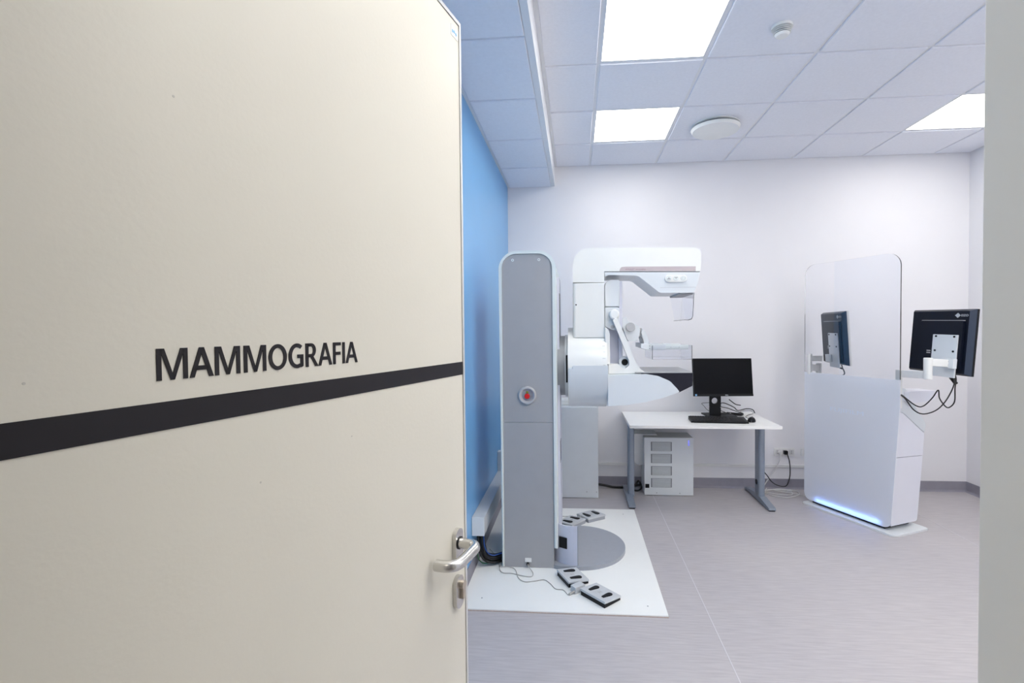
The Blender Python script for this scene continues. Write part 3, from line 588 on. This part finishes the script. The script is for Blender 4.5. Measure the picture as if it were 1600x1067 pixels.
# ================================================================== FOOT SWITCHES
def rocker_bm(bm, cx, cy, z_, ln, ax):
    """teardrop rocker, pointed end towards -ax"""
    p = Vector(ax).normalized(); q = Vector((-p.y, p.x)); pts = []
    for u, v in ((-.5, .10), (-.5, -.10), (0.05, -.17), (.32, -.2), (.47, -.13), (.5, 0), (.47, .13), (.32, .2), (.05, .17)):
        pts.append((cx + p.x * u * ln + q.x * v * ln, cy + p.y * u * ln + q.y * v * ln))
    return prism(pts, z_, z_ + .006, axis='z', bev=.0015, seg=2, bm=bm)
def foot_switch(label, pedals, conn, rax):
    cx = sum(p[0] for p in pedals) / len(pedals); cy = sum(p[1] for p in pedals) / len(pedals)
    t = thing('foot_switch', label, 'foot switch', (cx, cy, .010), 'double foot switches on the white board')
    for (x, y, dx, dy, ln, wd, ax, flip) in pedals:
        a = math.atan2(dy, dx)
        mtx = Matrix.Translation((x, y, .010)) @ Matrix.Rotation(a, 4, 'Z') @ Matrix.Rotation(math.radians(0), 4, 'X')
        b = prism([(-wd / 2, 0), (wd / 2, 0), (wd / 2, .020), (-wd / 2, .034)], -ln / 2 + .004, ln / 2 - .004, axis='x', bev=.002, mtx=mtx)
        h = link('pedal_base', b, 'dark' if flip > 0 else 'disc', t)
        b = prism([(-wd / 2 - .002, .036), (-wd / 2 - .002, .024), (wd / 2 + .002, .014), (wd / 2 + .002, .024)], -ln / 2, ln / 2, axis='x', bev=.003, mtx=mtx)
        pl = link('pedal_cover', b, 'pedal', t)
        tilt = -math.atan2(.012, wd)
        for s in (-.26, .26):
            b = rocker_bm(NB(), 0, 0, -.001, wd * .58, (0, flip))
            link('rocker', bmx(b, mtx @ Matrix.Translation((s * ln, 0, .0300)) @ Matrix.Rotation(tilt, 4, 'X')), 'dark', t)
        b = BX(-.010, .010, -.013, -.009, 0, .0006); box(b, -.010, .010, .005, .008, 0, .0006); box(b, -.0015, .0015, -.009, .005, 0, .0006); box(b, -.008, -.006, -.006, .002, 0, .0006); box(b, .006, .008, -.006, .002, 0, .0006)
        link('pedal_symbol', bmx(b, mtx @ Matrix.Translation((0, 0, .0300)) @ Matrix.Rotation(tilt, 4, 'X')), 'knob', t, smooth=False)
    (x, y, a, w1, l1) = conn
    b = BX(-w1 / 2, w1 / 2, -l1 / 2, l1 / 2, 0, .036, .003, mtx=Matrix.Translation((x, y, .010)) @ Matrix.Rotation(a, 4, 'Z'))
    link('connector', b, 'pedal', t)
    return t
def bmx(bm, m): bmesh.ops.transform(bm, matrix=m, verts=bm.verts); return bm
foot_switch('near foot switch with two grey pedals in front of the column', [(-.030, 2.840, .45, -.89, .165, .125, 0, 1), (.122, 2.655, .70, -.714, .185, .125, 0, 1)], (.000, 2.715, math.radians(-50), .045, .07), None)
foot_switch('far foot switch with two grey pedals behind the round base plate', [(-.045, 3.665, .62, .785, .165, .145, 0, -1), (.105, 3.790, .82, .57, .165, .150, 0, -1)], (.022, 3.775, math.radians(40), .03, .03), None)

# ================================================================== CABLES ROUND THE MACHINE
z = .0125
def cable(name, label, pts, r, m, seg=6, cat='cable', group=None):
    return tag(centre(link(name, tube(pts, r, seg=seg), m, angle=60)), label, cat, group)
cable('signal_cable', 'thin grey cable curling from the column socket across the board', [(-.304, 2.952, .040), (-.298, 2.935, .030), (-.268, 2.897, z), (-.274, 2.851, z), (-.33, 2.858, z), (-.393, 2.882, z), (-.447, 2.886, z), (-.475, 2.93, z), (-.485, 3.006, z), (-.499, 3.065, z), (-.54, 3.13, z), (-.585, 3.20, z)], .0024, 'cordg')
cable('signal_cable', 'thin grey cable running across the board to the near foot switch', [(-.60, 3.12, z), (-.54, 3.10, z), (-.49, 3.02, .020), (-.475, 2.955, .018), (-.42, 2.95, .018), (-.379, 2.93, z), (-.348, 2.831, z), (-.306, 2.79, z), (-.25, 2.80, z), (-.196, 2.818, z), (-.157, 2.777, z), (-.125, 2.723, z), (-.082, 2.713, z), (-.052, 2.665, z), (-.025, 2.672, .022)], .0024, 'cordg')
tag(centre(link('cable_plug', tube([(-.048, 2.662, .018), (-.018, 2.684, .024)], .006, smooth=0), 'cordg')), 'small grey plug of the thin cable at the near foot switch', 'plug')
cable('signal_cable', 'thin grey cable reaching the far foot switch behind the column', [(-.19, 3.78, z), (-.15, 3.815, z), (-.10, 3.80, z), (-.035, 3.80, .02)], .0022, 'cordg')
for k, (o1, o2, o3) in enumerate(((0, 0, 0), (.010, .010, .014), (.022, .004, .028), (.005, .020, .038), (.018, .022, .010), (.031, .014, .022))):
    cable('machine_cable', 'thick black cable drooping from the wall trunking to the column', [(-.612 + o1, 2.99 + o2, .29), (-.610 + o1, 2.95 + o2, .20), (-.600 + o1, 2.935 + o2, .13 + o3 * .7), (-.575 + o1 * .6, 2.94 + o2, .068 + o3 * .9), (-.54, 2.96 + o2, .040 + o3), (-.50, 2.985 + o2, .030 + o3), (-.462, 3.03 + o2, .028 + o3 * .9)], .0085, 'cord', 8, group='black cables hanging from the wall trunking')
cable('data_cable', 'blue cable among the black cables at the column foot', [(-.575, 2.955, .25), (-.572, 2.94, .17), (-.555, 2.94, .115), (-.52, 2.955, .085), (-.468, 2.99, .085)], .0032, 'cordblue')
cable('earth_cable', 'thin green earth cable on the board below the black cables', [(-.622, 3.02, .20), (-.62, 2.98, .08), (-.600, 3.00, .018), (-.55, 3.005, z + .001), (-.47, 3.03, z + .001)], .0028, 'cordgreen')
tk = thing('cable_trunking', 'grey square cable trunking along the bottom of the blue wall', 'cable trunking', (-.60, 3.6, .235))
link('trunking_body', BX(XL + .001, -.558, 2.885, 4.26, .235, .345, .002), 'trunkgrey', tk)
link('end_cap', BX(XL + .002, -.557, 2.880, 2.885, .234, .346, .0015), 'trunk', tk)
link('trunking_riser', BX(XL + .001, -.600, 3.86, 3.92, .345, .50, .002), 'trunk', tk)
# ================================================================== BACK OF THE ROOM
t = thing('steel_cabinet', 'tall pale grey steel cabinet behind the column against the back wall', 'cabinet', (-.1, 4.43, 0))
link('body', BX(-.40, .178, 4.275, 4.600, .005, .792, .003), 'cab', t)
fp = link('front_panel', BX(-.398, .184, 4.262, 4.274, .004, .795, .002), 'cab', t)
link('top_ledge', BX(-.40, .160, 4.40, 4.598, .794, .835, .003), 'white', t)
for x in (.084, .168, -.15): link('screw', CY((x, 4.260, .057), .005, .003, axis='y', seg=14), 'knob', t)
link('side_latch', BX(.178, .190, 4.31, 4.33, .70, .80, .002), 'cab', t)

# desk
dk = thing('desk', 'white topped office desk on grey steel legs against the back wall', 'desk', (1.0, 4.27, 0))
DZ = .705
link('desktop', BX(.419, 1.590, 3.918, 4.602, DZ - .022, DZ, .0015), 'desk', dk)
link('beam', BX(.50, 1.52, 4.14, 4.18, DZ - .062, DZ - .0225, .002), 'deskleg', dk)
for x in (.66, .74, .83, .92, 1.05): link('beam_screw', CY((x, 4.137, DZ - .036), .004, .004, axis='y', seg=10), 'dark', dk)
def desk_leg(cx, foot_x):
    lg = link('leg', prism([(cx - .027, 4.235, .02), (cx + .027, 4.235, .02), (cx + .027, 4.345, .02), (cx - .027, 4.345, .02)], .030, DZ - .0225, axis='z', bev=.001), 'deskleg', dk)
    b = prism([(4.02, .008, .006), (4.585, .008, .006), (4.585, .024, .01), (4.36, .052, .02), (4.22, .052, .02), (4.02, .026, .012)], foot_x - .028, foot_x + .028, axis='x', bev=.006)
    link('foot', b, 'deskleg', dk)
    link('foot_pad', BX(foot_x - .024, foot_x + .024, 4.025, 4.07, 0, .010, .003), 'dark', dk)
    link('foot_pad', BX(foot_x - .024, foot_x + .024, 4.53, 4.575, 0, .010, .003), 'dark', dk)
desk_leg(.466, .448); desk_leg(1.553, 1.555)
link('leg_cap', CY((1.522, 4.29, .16), .022, .005, axis='x', seg=20), 'dark', dk)

# desktop computer monitor, tilted back and turned a little
def rot_from(yaw, pitch, roll):
    cy, sy = math.cos(yaw), math.sin(yaw)
    f = Vector((sy * math.cos(pitch), cy * math.cos(pitch), math.sin(pitch))); r = Vector((cy, -sy, 0)); u = r.cross(f)
    r2 = r * math.cos(roll) + u * math.sin(roll); u2 = -r * math.sin(roll) + u * math.cos(roll)
    return Matrix(((r2.x, f.x, u2.x), (r2.y, f.y, u2.y), (r2.z, f.z, u2.z)))
BS = (1.275, 4.36, DZ)
pm = thing('computer_monitor', 'black widescreen computer monitor switched off on the white desk', 'monitor', BS)
MC = Vector((1.236, 4.25, 1.057)); R3 = rot_from(-.12, -.13, -.008); MM = Matrix.Translation(MC) @ R3.to_4x4()
w2, h2 = .253, .160
hs = link('housing', BX(-w2, w2, .0, .028, -h2, h2, .003, mtx=MM), 'dark', pm)
link('bezel', BX(-w2, w2, -.004, .0005, -h2, -h2 + .018, .001, mtx=MM), 'dark', pm)
link('screen', BX(-w2 + .002, w2 - .002, -.0035, .0, -h2 + .0185, h2 - .002, mtx=MM), 'screen', pm, smooth=False)
link('back_bulge', BX(-.15, .15, .026, .055, -.10, .11, .01, mtx=MM), 'dark', pm)
tb = text_bm('DELL', .0085, .026, thick=.0004, bold=.02); place(tb, (0.012, -.0042, -h2 + .005), (1, 0, 0), (0, 0, 1)); bmesh.ops.transform(tb, matrix=MM, verts=tb.verts); link('logo', tb, 'logo', pm, smooth=False)
link('sticker', BX(-w2 + .007, -w2 + .023, -.0046, -.0038, -h2 + .003, -h2 + .019, mtx=MM), 'bluelogo', pm, smooth=False)
# stand: upright with a round cable hole, base plate
bm = NB(); seg = 32; hc = (1.190, .845); hr = .026; X0, X1, ZA, ZB = 1.148, 1.242, .715, 1.10
def upright(y0, y1):
    b = NB(); ring = [(hc[0] + hr * math.cos(2 * PI * k / seg), hc[1] + hr * math.sin(2 * PI * k / seg)) for k in range(seg)]
    outer = []
    for k in range(seg):
        c, s = math.cos(2 * PI * k / seg), math.sin(2 * PI * k / seg); tt = 9
        if c > 1e-6: tt = min(tt, (X1 - hc[0]) / c)
        if c < -1e-6: tt = min(tt, (X0 - hc[0]) / c)
        if s > 1e-6: tt = min(tt, .06 / s)
        if s < -1e-6: tt = min(tt, -.06 / s)
        outer.append((hc[0] + c * tt, hc[1] + s * tt))
    for ya, yb in ((y0, y1),):
        A = [b.verts.new((x, ya, z_)) for x, z_ in ring]; B = [b.verts.new((x, yb, z_)) for x, z_ in ring]
        P = [b.verts.new((x, ya, z_)) for x, z_ in outer]; Q = [b.verts.new((x, yb, z_)) for x, z_ in outer]
        for k in range(seg):
            j = (k + 1) % seg
            b.faces.new((A[k], A[j], P[j], P[k])); b.faces.new((B[k], Q[k], Q[j], B[j])); b.faces.new((A[k], B[k], B[j], A[j])); b.faces.new((P[k], P[j], Q[j], Q[k]))
    box(b, X0, X1, y0, y1, hc[1] + .06 - .001, ZB); box(b, X0, X1, y0, y1, ZA, hc[1] - .06 + .001); return b
link('stand_upright', upright(4.33, 4.352), 'dark', pm, smooth=False)
link('stand_neck', BX(1.165, 1.225, 4.29, 4.335, 1.02, 1.09, .004), 'dark', pm)
link('stand_base', BX(1.150, 1.396, 4.292, 4.50, DZ, DZ + .012, .004, mtx=Matrix.Translation((1.25, 4.4, 0)) @ Matrix.Rotation(.08, 4, 'Z') @ Matrix.Translation((-1.25 - .03, -4.4, 0))), 'dark', pm)

# keyboard
kx, ky = 1.155, 4.115
kb = thing('keyboard', 'black computer keyboard in front of the monitor stand', 'keyboard', (kx, ky, DZ), rot=(0, 0, -.075))
def kl(name, bm, m, p=kb): return link(name, bm, m, p, world=False)
kl('case', prism([(-.082, .002, .002), (.082, .002, .002), (.082, .030, .004), (-.082, .013, .004)], -.222, .222, axis='x', bev=.002), 'dark')
rowsk = [(.068, 15), (.040, 15), (.021, 14), (.002, 13), (-.017, 12), (-.036, 12), (-.058, 9)]
slope = math.atan2(.017, .164); keyproto = None
for ry, n in rowsk:
    for k in range(n):
        wdt = .30 / n; x = -.214 + wdt * (k + .5); zt = .0215 + ry * math.tan(slope)
        o = kl('key', BX(x - wdt * .43, x + wdt * .43, ry - .0078, ry + .0078, zt - .003, zt + .0035, .0012, 1), 'cord')
for ry in (.068, .040, .021, .002, -.017, -.036, -.058)[1:]:
    for x0k, n in ((.105, 3), (.150, 4)):
        for k in range(n):
            x = x0k + .0155 * k; zt = .0215 + ry * math.tan(slope)
            kl('key', BX(x - .0065, x + .0065, ry - .0078, ry + .0078, zt - .003, zt + .0035, .0012, 1), 'cord')
kl('foot', BX(-.20, -.18, .06, .07, 0, .014), 'dark'); kl('foot', BX(.18, .20, .06, .07, 0, .014), 'dark'); kl('foot', BX(-.20, .20, -.078, -.070, 0, .004), 'dark')
# mouse
ms = thing('computer_mouse', 'black computer mouse to the right of the keyboard', 'mouse', (1.428, 4.125, DZ), rot=(0, 0, -.5))
bm = NB(); bmesh.ops.create_uvsphere(bm, u_segments=28, v_segments=16, radius=1)
for v in bm.verts: v.co = Vector((v.co.x * .031 * (1 - .12 * v.co.y), v.co.y * .056, max(v.co.z, -.02) * .036 + .002))
link('shell', bm, 'dark', ms, world=False)
link('scroll_wheel', CY((-.003, .030, .030), .008, .006, axis='x', seg=20), 'knob', ms, world=False)
zc = DZ + .003
cable('mouse_cable', 'thin black mouse cable looping on the desk behind the mouse', [(1.455, 4.168, DZ + .012), (1.470, 4.23, zc), (1.44, 4.30, zc), (1.50, 4.42, zc), (1.565, 4.48, zc + .004), (1.560, 4.54, zc + .02), (1.50, 4.57, zc + .012), (1.44, 4.50, zc)], .0018, 'cord')
cable('monitor_cable', 'black cable arching over the desk beside the monitor stand', [(1.25, 4.42, .80), (1.29, 4.45, .81), (1.34, 4.47, .795), (1.40, 4.48, .765), (1.43, 4.47, .74), (1.50, 4.46, .757), (1.545, 4.44, .752), (1.558, 4.42, .725)], .0042, 'cord')
cable('monitor_cable', 'black cable lying tangled behind the monitor stand', [(1.235, 4.44, .79), (1.30, 4.50, .765), (1.36, 4.53, .75), (1.42, 4.50, zc + .02), (1.46, 4.43, zc + .012), (1.42, 4.36, zc + .004), (1.36, 4.40, zc + .004)], .0036, 'cord')
cable('monitor_cable', 'short black cable end standing up above the desk cables', [(1.37, 4.53, .830), (1.392, 4.53, .812), (1.43, 4.53, .785), (1.47, 4.52, .778)], .0046, 'cord')
cable('monitor_cable', 'thin black cable bent in a corner left of the monitor stand', [(1.20, 4.46, .812), (1.14, 4.47, .806), (1.115, 4.47, .800), (1.14, 4.49, .775), (1.165, 4.50, .745), (1.20, 4.52, .72)], .0024, 'cord')
cable('monitor_cable', 'black cable coil pressed flat on the desk right of the stand', [(1.25, 4.50, .745), (1.30, 4.46, .730), (1.35, 4.40, zc + .006), (1.41, 4.37, zc + .006), (1.45, 4.40, zc + .006), (1.40, 4.45, zc + .012), (1.33, 4.46, zc + .016)], .0036, 'cord')
for k, (a, b) in enumerate((((1.37, 4.47, zc + .004), (1.46, 4.43, zc + .004)),)):
    tag(centre(link('cable_plug', tube([a, b], .011, smooth=0, seg=10), 'cord')), 'black cable connector lying on the desk behind the mouse', 'plug')

# power unit under the desk
pu = thing('power_unit', 'pale grey steel power unit with four vents under the desk', 'power unit', (.805, 4.48, 0))
link('body', BX(.596, 1.015, 4.385, 4.60, .004, .505, .002), 'cab', pu)
fr = link('front_panel', BX(.594, 1.017, 4.366, 4.384, .004, .512, .002), 'cab', pu)
link('lid', BX(.594, 1.017, 4.386, 4.60, .506, .513, .001), 'cabtop', pu)
for k in range(4):
    zt = .476 - .1075 * k
    vf = link('vent', BX(.650, .832, 4.3640, 4.3665, zt - .080, zt, .001), 'slot', pu)
    for i in range(7):
        zz = zt - .0075 - i * .0107
        link('slat', BX(.660, .822, 4.3600, 4.3645, zz - .0028, zz + .0028), 'cab', vf)
for k in range(3): link('indicator_light', CY((.977, 4.3625, .485 - .017 * k), .0045, .004, axis='y', seg=12), 'led_dot', pu)
link('power_inlet', BX(.601, .635, 4.361, 4.367, .068, .102, .001), 'dark', pu)
for x in (.70, .90): link('screw', CY((x, 4.364, .024), .004, .003, axis='y', seg=12), 'slot', pu)
wb = thing('wall_box', 'rounded white plastic box behind the power unit', 'box', (.60, 4.53, .245))
link('housing', prism([(.515, .245, .04), (.72, .245, .04), (.72, .525, .012), (.515, .525, .012)], 4.46, 4.619, bev=.006, rseg=8), 'trunk', wb)
link('lid', BX(.519, .716, 4.464, 4.615, .525, .530, .002), 'cabtop', wb)

# sockets and cables at the back wall
def wsocket(x0, x1, label, nh):
    t = thing('wall_socket', label, 'wall socket', ((x0 + x1) / 2, 4.62, .303), 'white sockets on the back wall')
    link('plate', BX(x0, x1, 4.608, 4.6199, .303, .372, .003), 'trunk', t)
    for k in range(nh):
        cx = x0 + (k + .5) * (x1 - x0) / nh
        m_ = link('outlet', BX(cx - .020, cx + .020, 4.6055, 4.6085, .316, .359, .001), 'trunkgrey', t)
        for q in (-.011, 0, .011): link('hole', CY((cx, 4.6048, .3375 + q), .003, .001, axis='y', seg=10), 'dark', m_)
    return t
wsocket(1.796, 1.977, 'white three-gang wall socket with two plugs in it', 3)
wsocket(2.033, 2.123, 'white wall socket half hidden behind the protective screen', 1)
tag(centre(link('power_plug', BX(1.872, 1.905, 4.572, 4.6045, .322, .356, .005), 'dark')), 'black power plug in the three-gang wall socket', 'plug')
tag(centre(link('power_plug', CY((1.836, 4.572, .340), .014, .032, axis='y', bev=.003, seg=20), 'cordw')), 'white power plug beside the black plug', 'plug')
cable('power_cable', 'black power cable hanging in a loop from the wall socket to the desk', [(1.895, 4.570, .33), (1.905, 4.55, .27), (1.912, 4.55, .19), (1.905, 4.55, .11), (1.875, 4.55, .045), (1.803, 4.55, .051), (1.75, 4.55, .085), (1.71, 4.55, .14), (1.67, 4.56, .19), (1.635, 4.54, .24), (1.592, 4.45, .33), (1.560, 4.37, .48), (1.556, 4.365, .66)], .0045, 'cord')
cable('power_cable', 'white power cable hanging from the socket down to the floor', [(1.836, 4.570, .335), (1.83, 4.56, .29), (1.795, 4.57, .20), (1.74, 4.575, .11), (1.69, 4.57, .035), (1.665, 4.52, .006), (1.70, 4.41, .006), (1.808, 4.36, .006), (1.943, 4.44, .006), (1.95, 4.54, .006), (1.83, 4.58, .006), (1.70, 4.54, .006)], .0045, 'cordw')
cable('network_cable', 'thin white network cable coiled on the floor below the sockets', [(1.72, 4.585, .010), (1.68, 4.50, .010), (1.74, 4.43, .012), (1.86, 4.41, .012), (1.90, 4.50, .012), (1.84, 4.545, .012), (1.76, 4.53, .014), (1.86, 4.47, .014), (1.98, 4.43, .004), (2.06, 4.42, .004), (2.14, 4.46, .004)], .0035, 'cordw')
tag(centre(link('cable_plug', BX(1.86, 1.90, 4.49, 4.51, .015, .030, .003), 'cordw')), 'white cable connector on the floor coil below the sockets', 'plug')
cable('floor_cable', 'thick black cable along the back skirting behind the desk leg', [(.16, 4.55, .040), (.25, 4.545, .028), (.34, 4.54, .014), (.45, 4.545, .014), (.53, 4.56, .026), (.62, 4.58, .030)], .011, 'cord', 8)
cable('floor_cable', 'black cable looped between the desk leg and power unit', [(.50, 4.50, .014), (.53, 4.49, .05), (.56, 4.52, .08), (.585, 4.50, .03), (.55, 4.46, .012), (.50, 4.47, .012)], .008, 'cord', 8)

# ================================================================== CONTROL STATION WITH PROTECTIVE SCREEN
ST = math.atan2(-.90337, .42886)
cs = thing('control_station', 'white control station with frosted front and tall clear protective screen', 'control station', (1.881, 4.224, 0), rot=(0, 0, ST))
def cl_(name, bm, m, p=cs, **k): return link(name, bm, m, p, world=False, **k)
cl_('base_plate', prism([(-.015, .0, .02), (.735, .0, .05), (.735, .37, .02), (-.015, .37, .02)], 0, .014, axis='z', bev=.004), 'cab')
cl_('plinth', BX(.03, .62, .07, .33, .014, .06), 'dark')
cl_('front_panel', prism([(-.026, .036, .055), (.680, .036, .055), (.7365, .90), (.7365, 1.100), (-.026, 1.100)], .040, .050, bev=.0015, rseg=8), 'frosted')
cl_('protective_screen', prism([(-.026, 1.1015), (.7365, 1.1015), (.7365, 1.985, .09), (-.026, 1.985, .09)], .040, .050, bev=.001, rseg=10), 'clear')
def body(prof, m, name, x0=.02, xr=.668):
    b = prism(prof, x0, xr, axis='x', bev=.0)
    for v in b.verts:
        if v.co.x > .4: v.co.x += .057 * v.co.z
    return cl_(name, b, m)
yb0, yb1 = .062, .352
body([(yb0, .050), (yb1 - .01, .050, .02), (yb1, .535), (yb0, .545)], 'station', 'cabinet_lower')
body([(yb0, .549), (yb1, .539), (yb1, .700, .02), (yb0 + .045, .862), (yb0, .875)], 'station', 'cabinet_upper')
body([(yb0, .879), (yb0 + .045, .866), (yb1, .705), (yb1 + .012, .765, .03), (yb0 + .16, .91, .03), (yb0 + .05, 1.035, .02), (yb0, 1.045)], 'white2', 'console_top')
cl_('screen_post', BX(.700, .732, .052, .075, .90, 1.17, .004), 'white')
cl_('side_tray', prism([(.18, .935, .02), (.34, .945, .02), (.42, .985, .015), (.42, 1.010, .01), (.10, 1.020, .01), (.10, .95, .01)], .62, .76, axis='x', bev=.006), 'station')
cl_('led_strip', BX(.085, .60, .0505, .0535, .046, .066), 'led_bar', smooth=False)
cl_('led_housing', BX(.06, .63, .0505, .062, .034, .0455), 'dark', smooth=False)
cl_('led_housing', BX(.06, .63, .0536, .062, .0456, .085), 'white', smooth=False)
tb = text_bm('FUJIFILM', .040, .27, thick=.0006, bold=.0); place(tb, (.21, .0400, .800), (1, 0, 0), (0, 0, 1)); cl_('lettering', tb, 'ink', smooth=False)
# two large flat monitors on swivel arms, seen from behind
def big_monitor(label, pos, R, white_front):
    t = thing('display_monitor', label, 'monitor', pos, 'black display monitors on the control station'); t.rotation_euler = R.to_euler()
    k = dict(world=False)
    mw, mh = .233, .2135
    link('screen_bezel', BX(-mw, mw, .034, .052, -mh, mh, .003), 'trunk' if white_front else 'dark', t, **k)
    link('screen', BX(-mw + .018, mw - .018, .0515, .0535, -mh + .018, mh - .018), 'screen', t, smooth=False, **k)
    # chamfered shell: front rim narrows to the back plate
    b = NB(); A = [(-mw, .034, -mh), (mw, .034, -mh), (mw, .034, mh), (-mw, .034, mh)]; c = .022
    B = [(-mw + c, .006, -mh + c * .6), (mw - c, .006, -mh + c * .6), (mw - c, .006, mh - c * .6), (-mw + c, .006, mh - c * .6)]
    va = [b.verts.new(p) for p in A]; vb = [b.verts.new(p) for p in B]; b.faces.new(va); b.faces.new(vb[::-1])
    for i in range(4): b.faces.new((va[i], vb[i], vb[(i + 1) % 4], va[(i + 1) % 4]))
    bs = link('shell', b, 'monback', t, smooth=False, **k)
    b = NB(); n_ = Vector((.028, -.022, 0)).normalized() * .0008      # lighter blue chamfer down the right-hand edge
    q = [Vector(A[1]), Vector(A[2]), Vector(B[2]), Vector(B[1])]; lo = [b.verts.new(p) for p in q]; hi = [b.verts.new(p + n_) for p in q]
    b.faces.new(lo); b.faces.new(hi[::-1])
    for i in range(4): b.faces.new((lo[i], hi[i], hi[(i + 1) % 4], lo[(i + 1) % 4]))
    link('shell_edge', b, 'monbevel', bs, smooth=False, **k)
    link('back_housing', prism([(-.125, -.175, .006), (.188, -.175, .006), (.188, .137, .006), (-.125, .137, .006)], -.010, .007, bev=.004), 'monback', t, **k)
    link('housing_ridge', BX(-.125, .188, -.006, .007, .137, .141, .001), 'knob', t, **k)
    bp_ = link('mount_plate', BX(-.012, .168, -.020, -.009, -.232, .045, .003), 'white2', t, **k)
    for x in (.015, .148):
        for z_ in (.033, -.062): link('mount_screw', CY((x, -.024, z_), .0065, .005, axis='y', seg=14), 'dark', bp_, **k)
    # maker's mark: diamond and wordmark
    b = prism([(.112, .172), (.132, .188), (.152, .172), (.132, .156)], .0050, .0062); prism([(.128, .172), (.140, .181), (.152, .172), (.140, .163)], .0042, .0051, bm=b)
    link('emblem', b, 'logo', t, smooth=False, **k)
    tb = text_bm('EIZO', .014, .048, thick=.0006, bold=.01); place(tb, (.156, .0058, .165), (1, 0, 0), (0, 0, 1)); link('wordmark', tb, 'logo', t, smooth=False, **k)
    b = NB()
    for i in range(2): box(b, -.060, -.030, -.0112, -.0102, -.070 - .014 * i, -.063 - .014 * i)
    link('rating_label', b, 'knob', t, smooth=False, **k)
    return t
RM = Vector((2.418, 3.500, 1.371)); RR = rot_from(1.42, -.064, -.023)
big_monitor('black square monitor seen from behind, right of the protective screen', RM, RR, False)
LM = Vector((2.090, 4.200, 1.381)); LR = rot_from(1.683, .063, -.004)
big_monitor('black monitor with white bezel seen edge-on through the clear screen', LM, LR, True)
# arms
def bar(p, q, w_, h_, bev=.004, bm=None):
    p = Vector(p); q = Vector(q); d = q - p; m_ = Matrix.Translation(p) @ d.to_track_quat('X', 'Z').to_matrix().to_4x4()
    return box(bm or NB(), 0, d.length, -w_ / 2, w_ / 2, -h_ / 2, h_ / 2, bev, mtx=m_)
t = link('monitor_arm', bar((2.262, 3.610, 1.142), (2.272, 3.370, 1.155), .028, .050), 'trunk', cs)
link('joint', CY((2.270, 3.360, 1.127), .024, .140, bev=.004, seg=24), 'white', t)
link('upper_arm', bar((2.270, 3.360, 1.238), (2.392, 3.358, 1.231), .030, .048), 'white', t)
link('head_bracket', BX(.098, .185, -.050, -.021, -.172, -.108, .004, mtx=Matrix.Translation(RM) @ RR.to_4x4()), 'white2', t)
for z_ in (-.127, -.150): link('screw', CY((.150, -.053, z_), .004, .004, axis='y', seg=10, mtx=Matrix.Translation(RM) @ RR.to_4x4()), 'knob', t)
t = link('monitor_arm', bar((1.935, 4.235, 1.140), (2.040, 4.300, 1.130), .032, .055), 'trunk', cs)
link('joint', CY((1.935, 4.235, 1.085), .020, .170, bev=.003, seg=24), 'trunk', t)
link('upper_arm', bar((1.930, 4.235, 1.215), (2.018, 4.200, 1.215), .030, .045), 'trunk', t)
link('post', CY((2.040, 4.300, 1.02), .022, .15, bev=.004, seg=24), 'trunk', t)
link('head_bracket', BX(-.03, .05, -.045, -.021, -.190, -.130, .004, mtx=Matrix.Translation(LM) @ LR.to_4x4()), 'white2', t)
# hanging monitor cables
cable('display_cable', 'upper black cable looping from the right monitor to the console', [(2.470, 3.42, 1.175), (2.500, 3.44, 1.12), (2.530, 3.49, 1.055), (2.528, 3.49, .965), (2.505, 3.50, .925), (2.478, 3.50, .93), (2.440, 3.50, .985), (2.431, 3.50, 1.040), (2.400, 3.51, .985), (2.352, 3.52, .930), (2.310, 3.53, .930), (2.262, 3.58, .985), (2.235, 3.63, 1.030), (2.225, 3.66, 1.045)], .0042, 'cord')
cable('display_cable', 'lower black cable hanging deeper from the right monitor', [(2.465, 3.41, 1.150), (2.490, 3.44, 1.10), (2.508, 3.49, 1.035), (2.470, 3.49, .965), (2.425, 3.49, .915), (2.380, 3.50, .886), (2.331, 3.51, .878), (2.292, 3.53, .905), (2.262, 3.57, .975), (2.235, 3.61, 1.010), (2.215, 3.65, 1.025)], .0042, 'cord')
tag(centre(link('cable_ferrite', tube([(2.502, 3.488, 1.128), (2.532, 3.484, 1.085)], .012, smooth=0, seg=12), 'dark')), 'black cable plug below the right monitor', 'plug')
cable('display_cable', 'short black cable below the left monitor behind the clear screen', [(2.165, 4.19, 1.175), (2.168, 4.18, 1.14), (2.175, 4.17, 1.115), (2.172, 4.16, 1.09), (2.155, 4.20, 1.06)], .0045, 'cord')
cable('display_cable', 'black cable stub joining the left monitor at its lower edge', [(2.120, 4.19, 1.165), (2.140, 4.185, 1.145), (2.168, 4.18, 1.132)], .0065, 'cord')
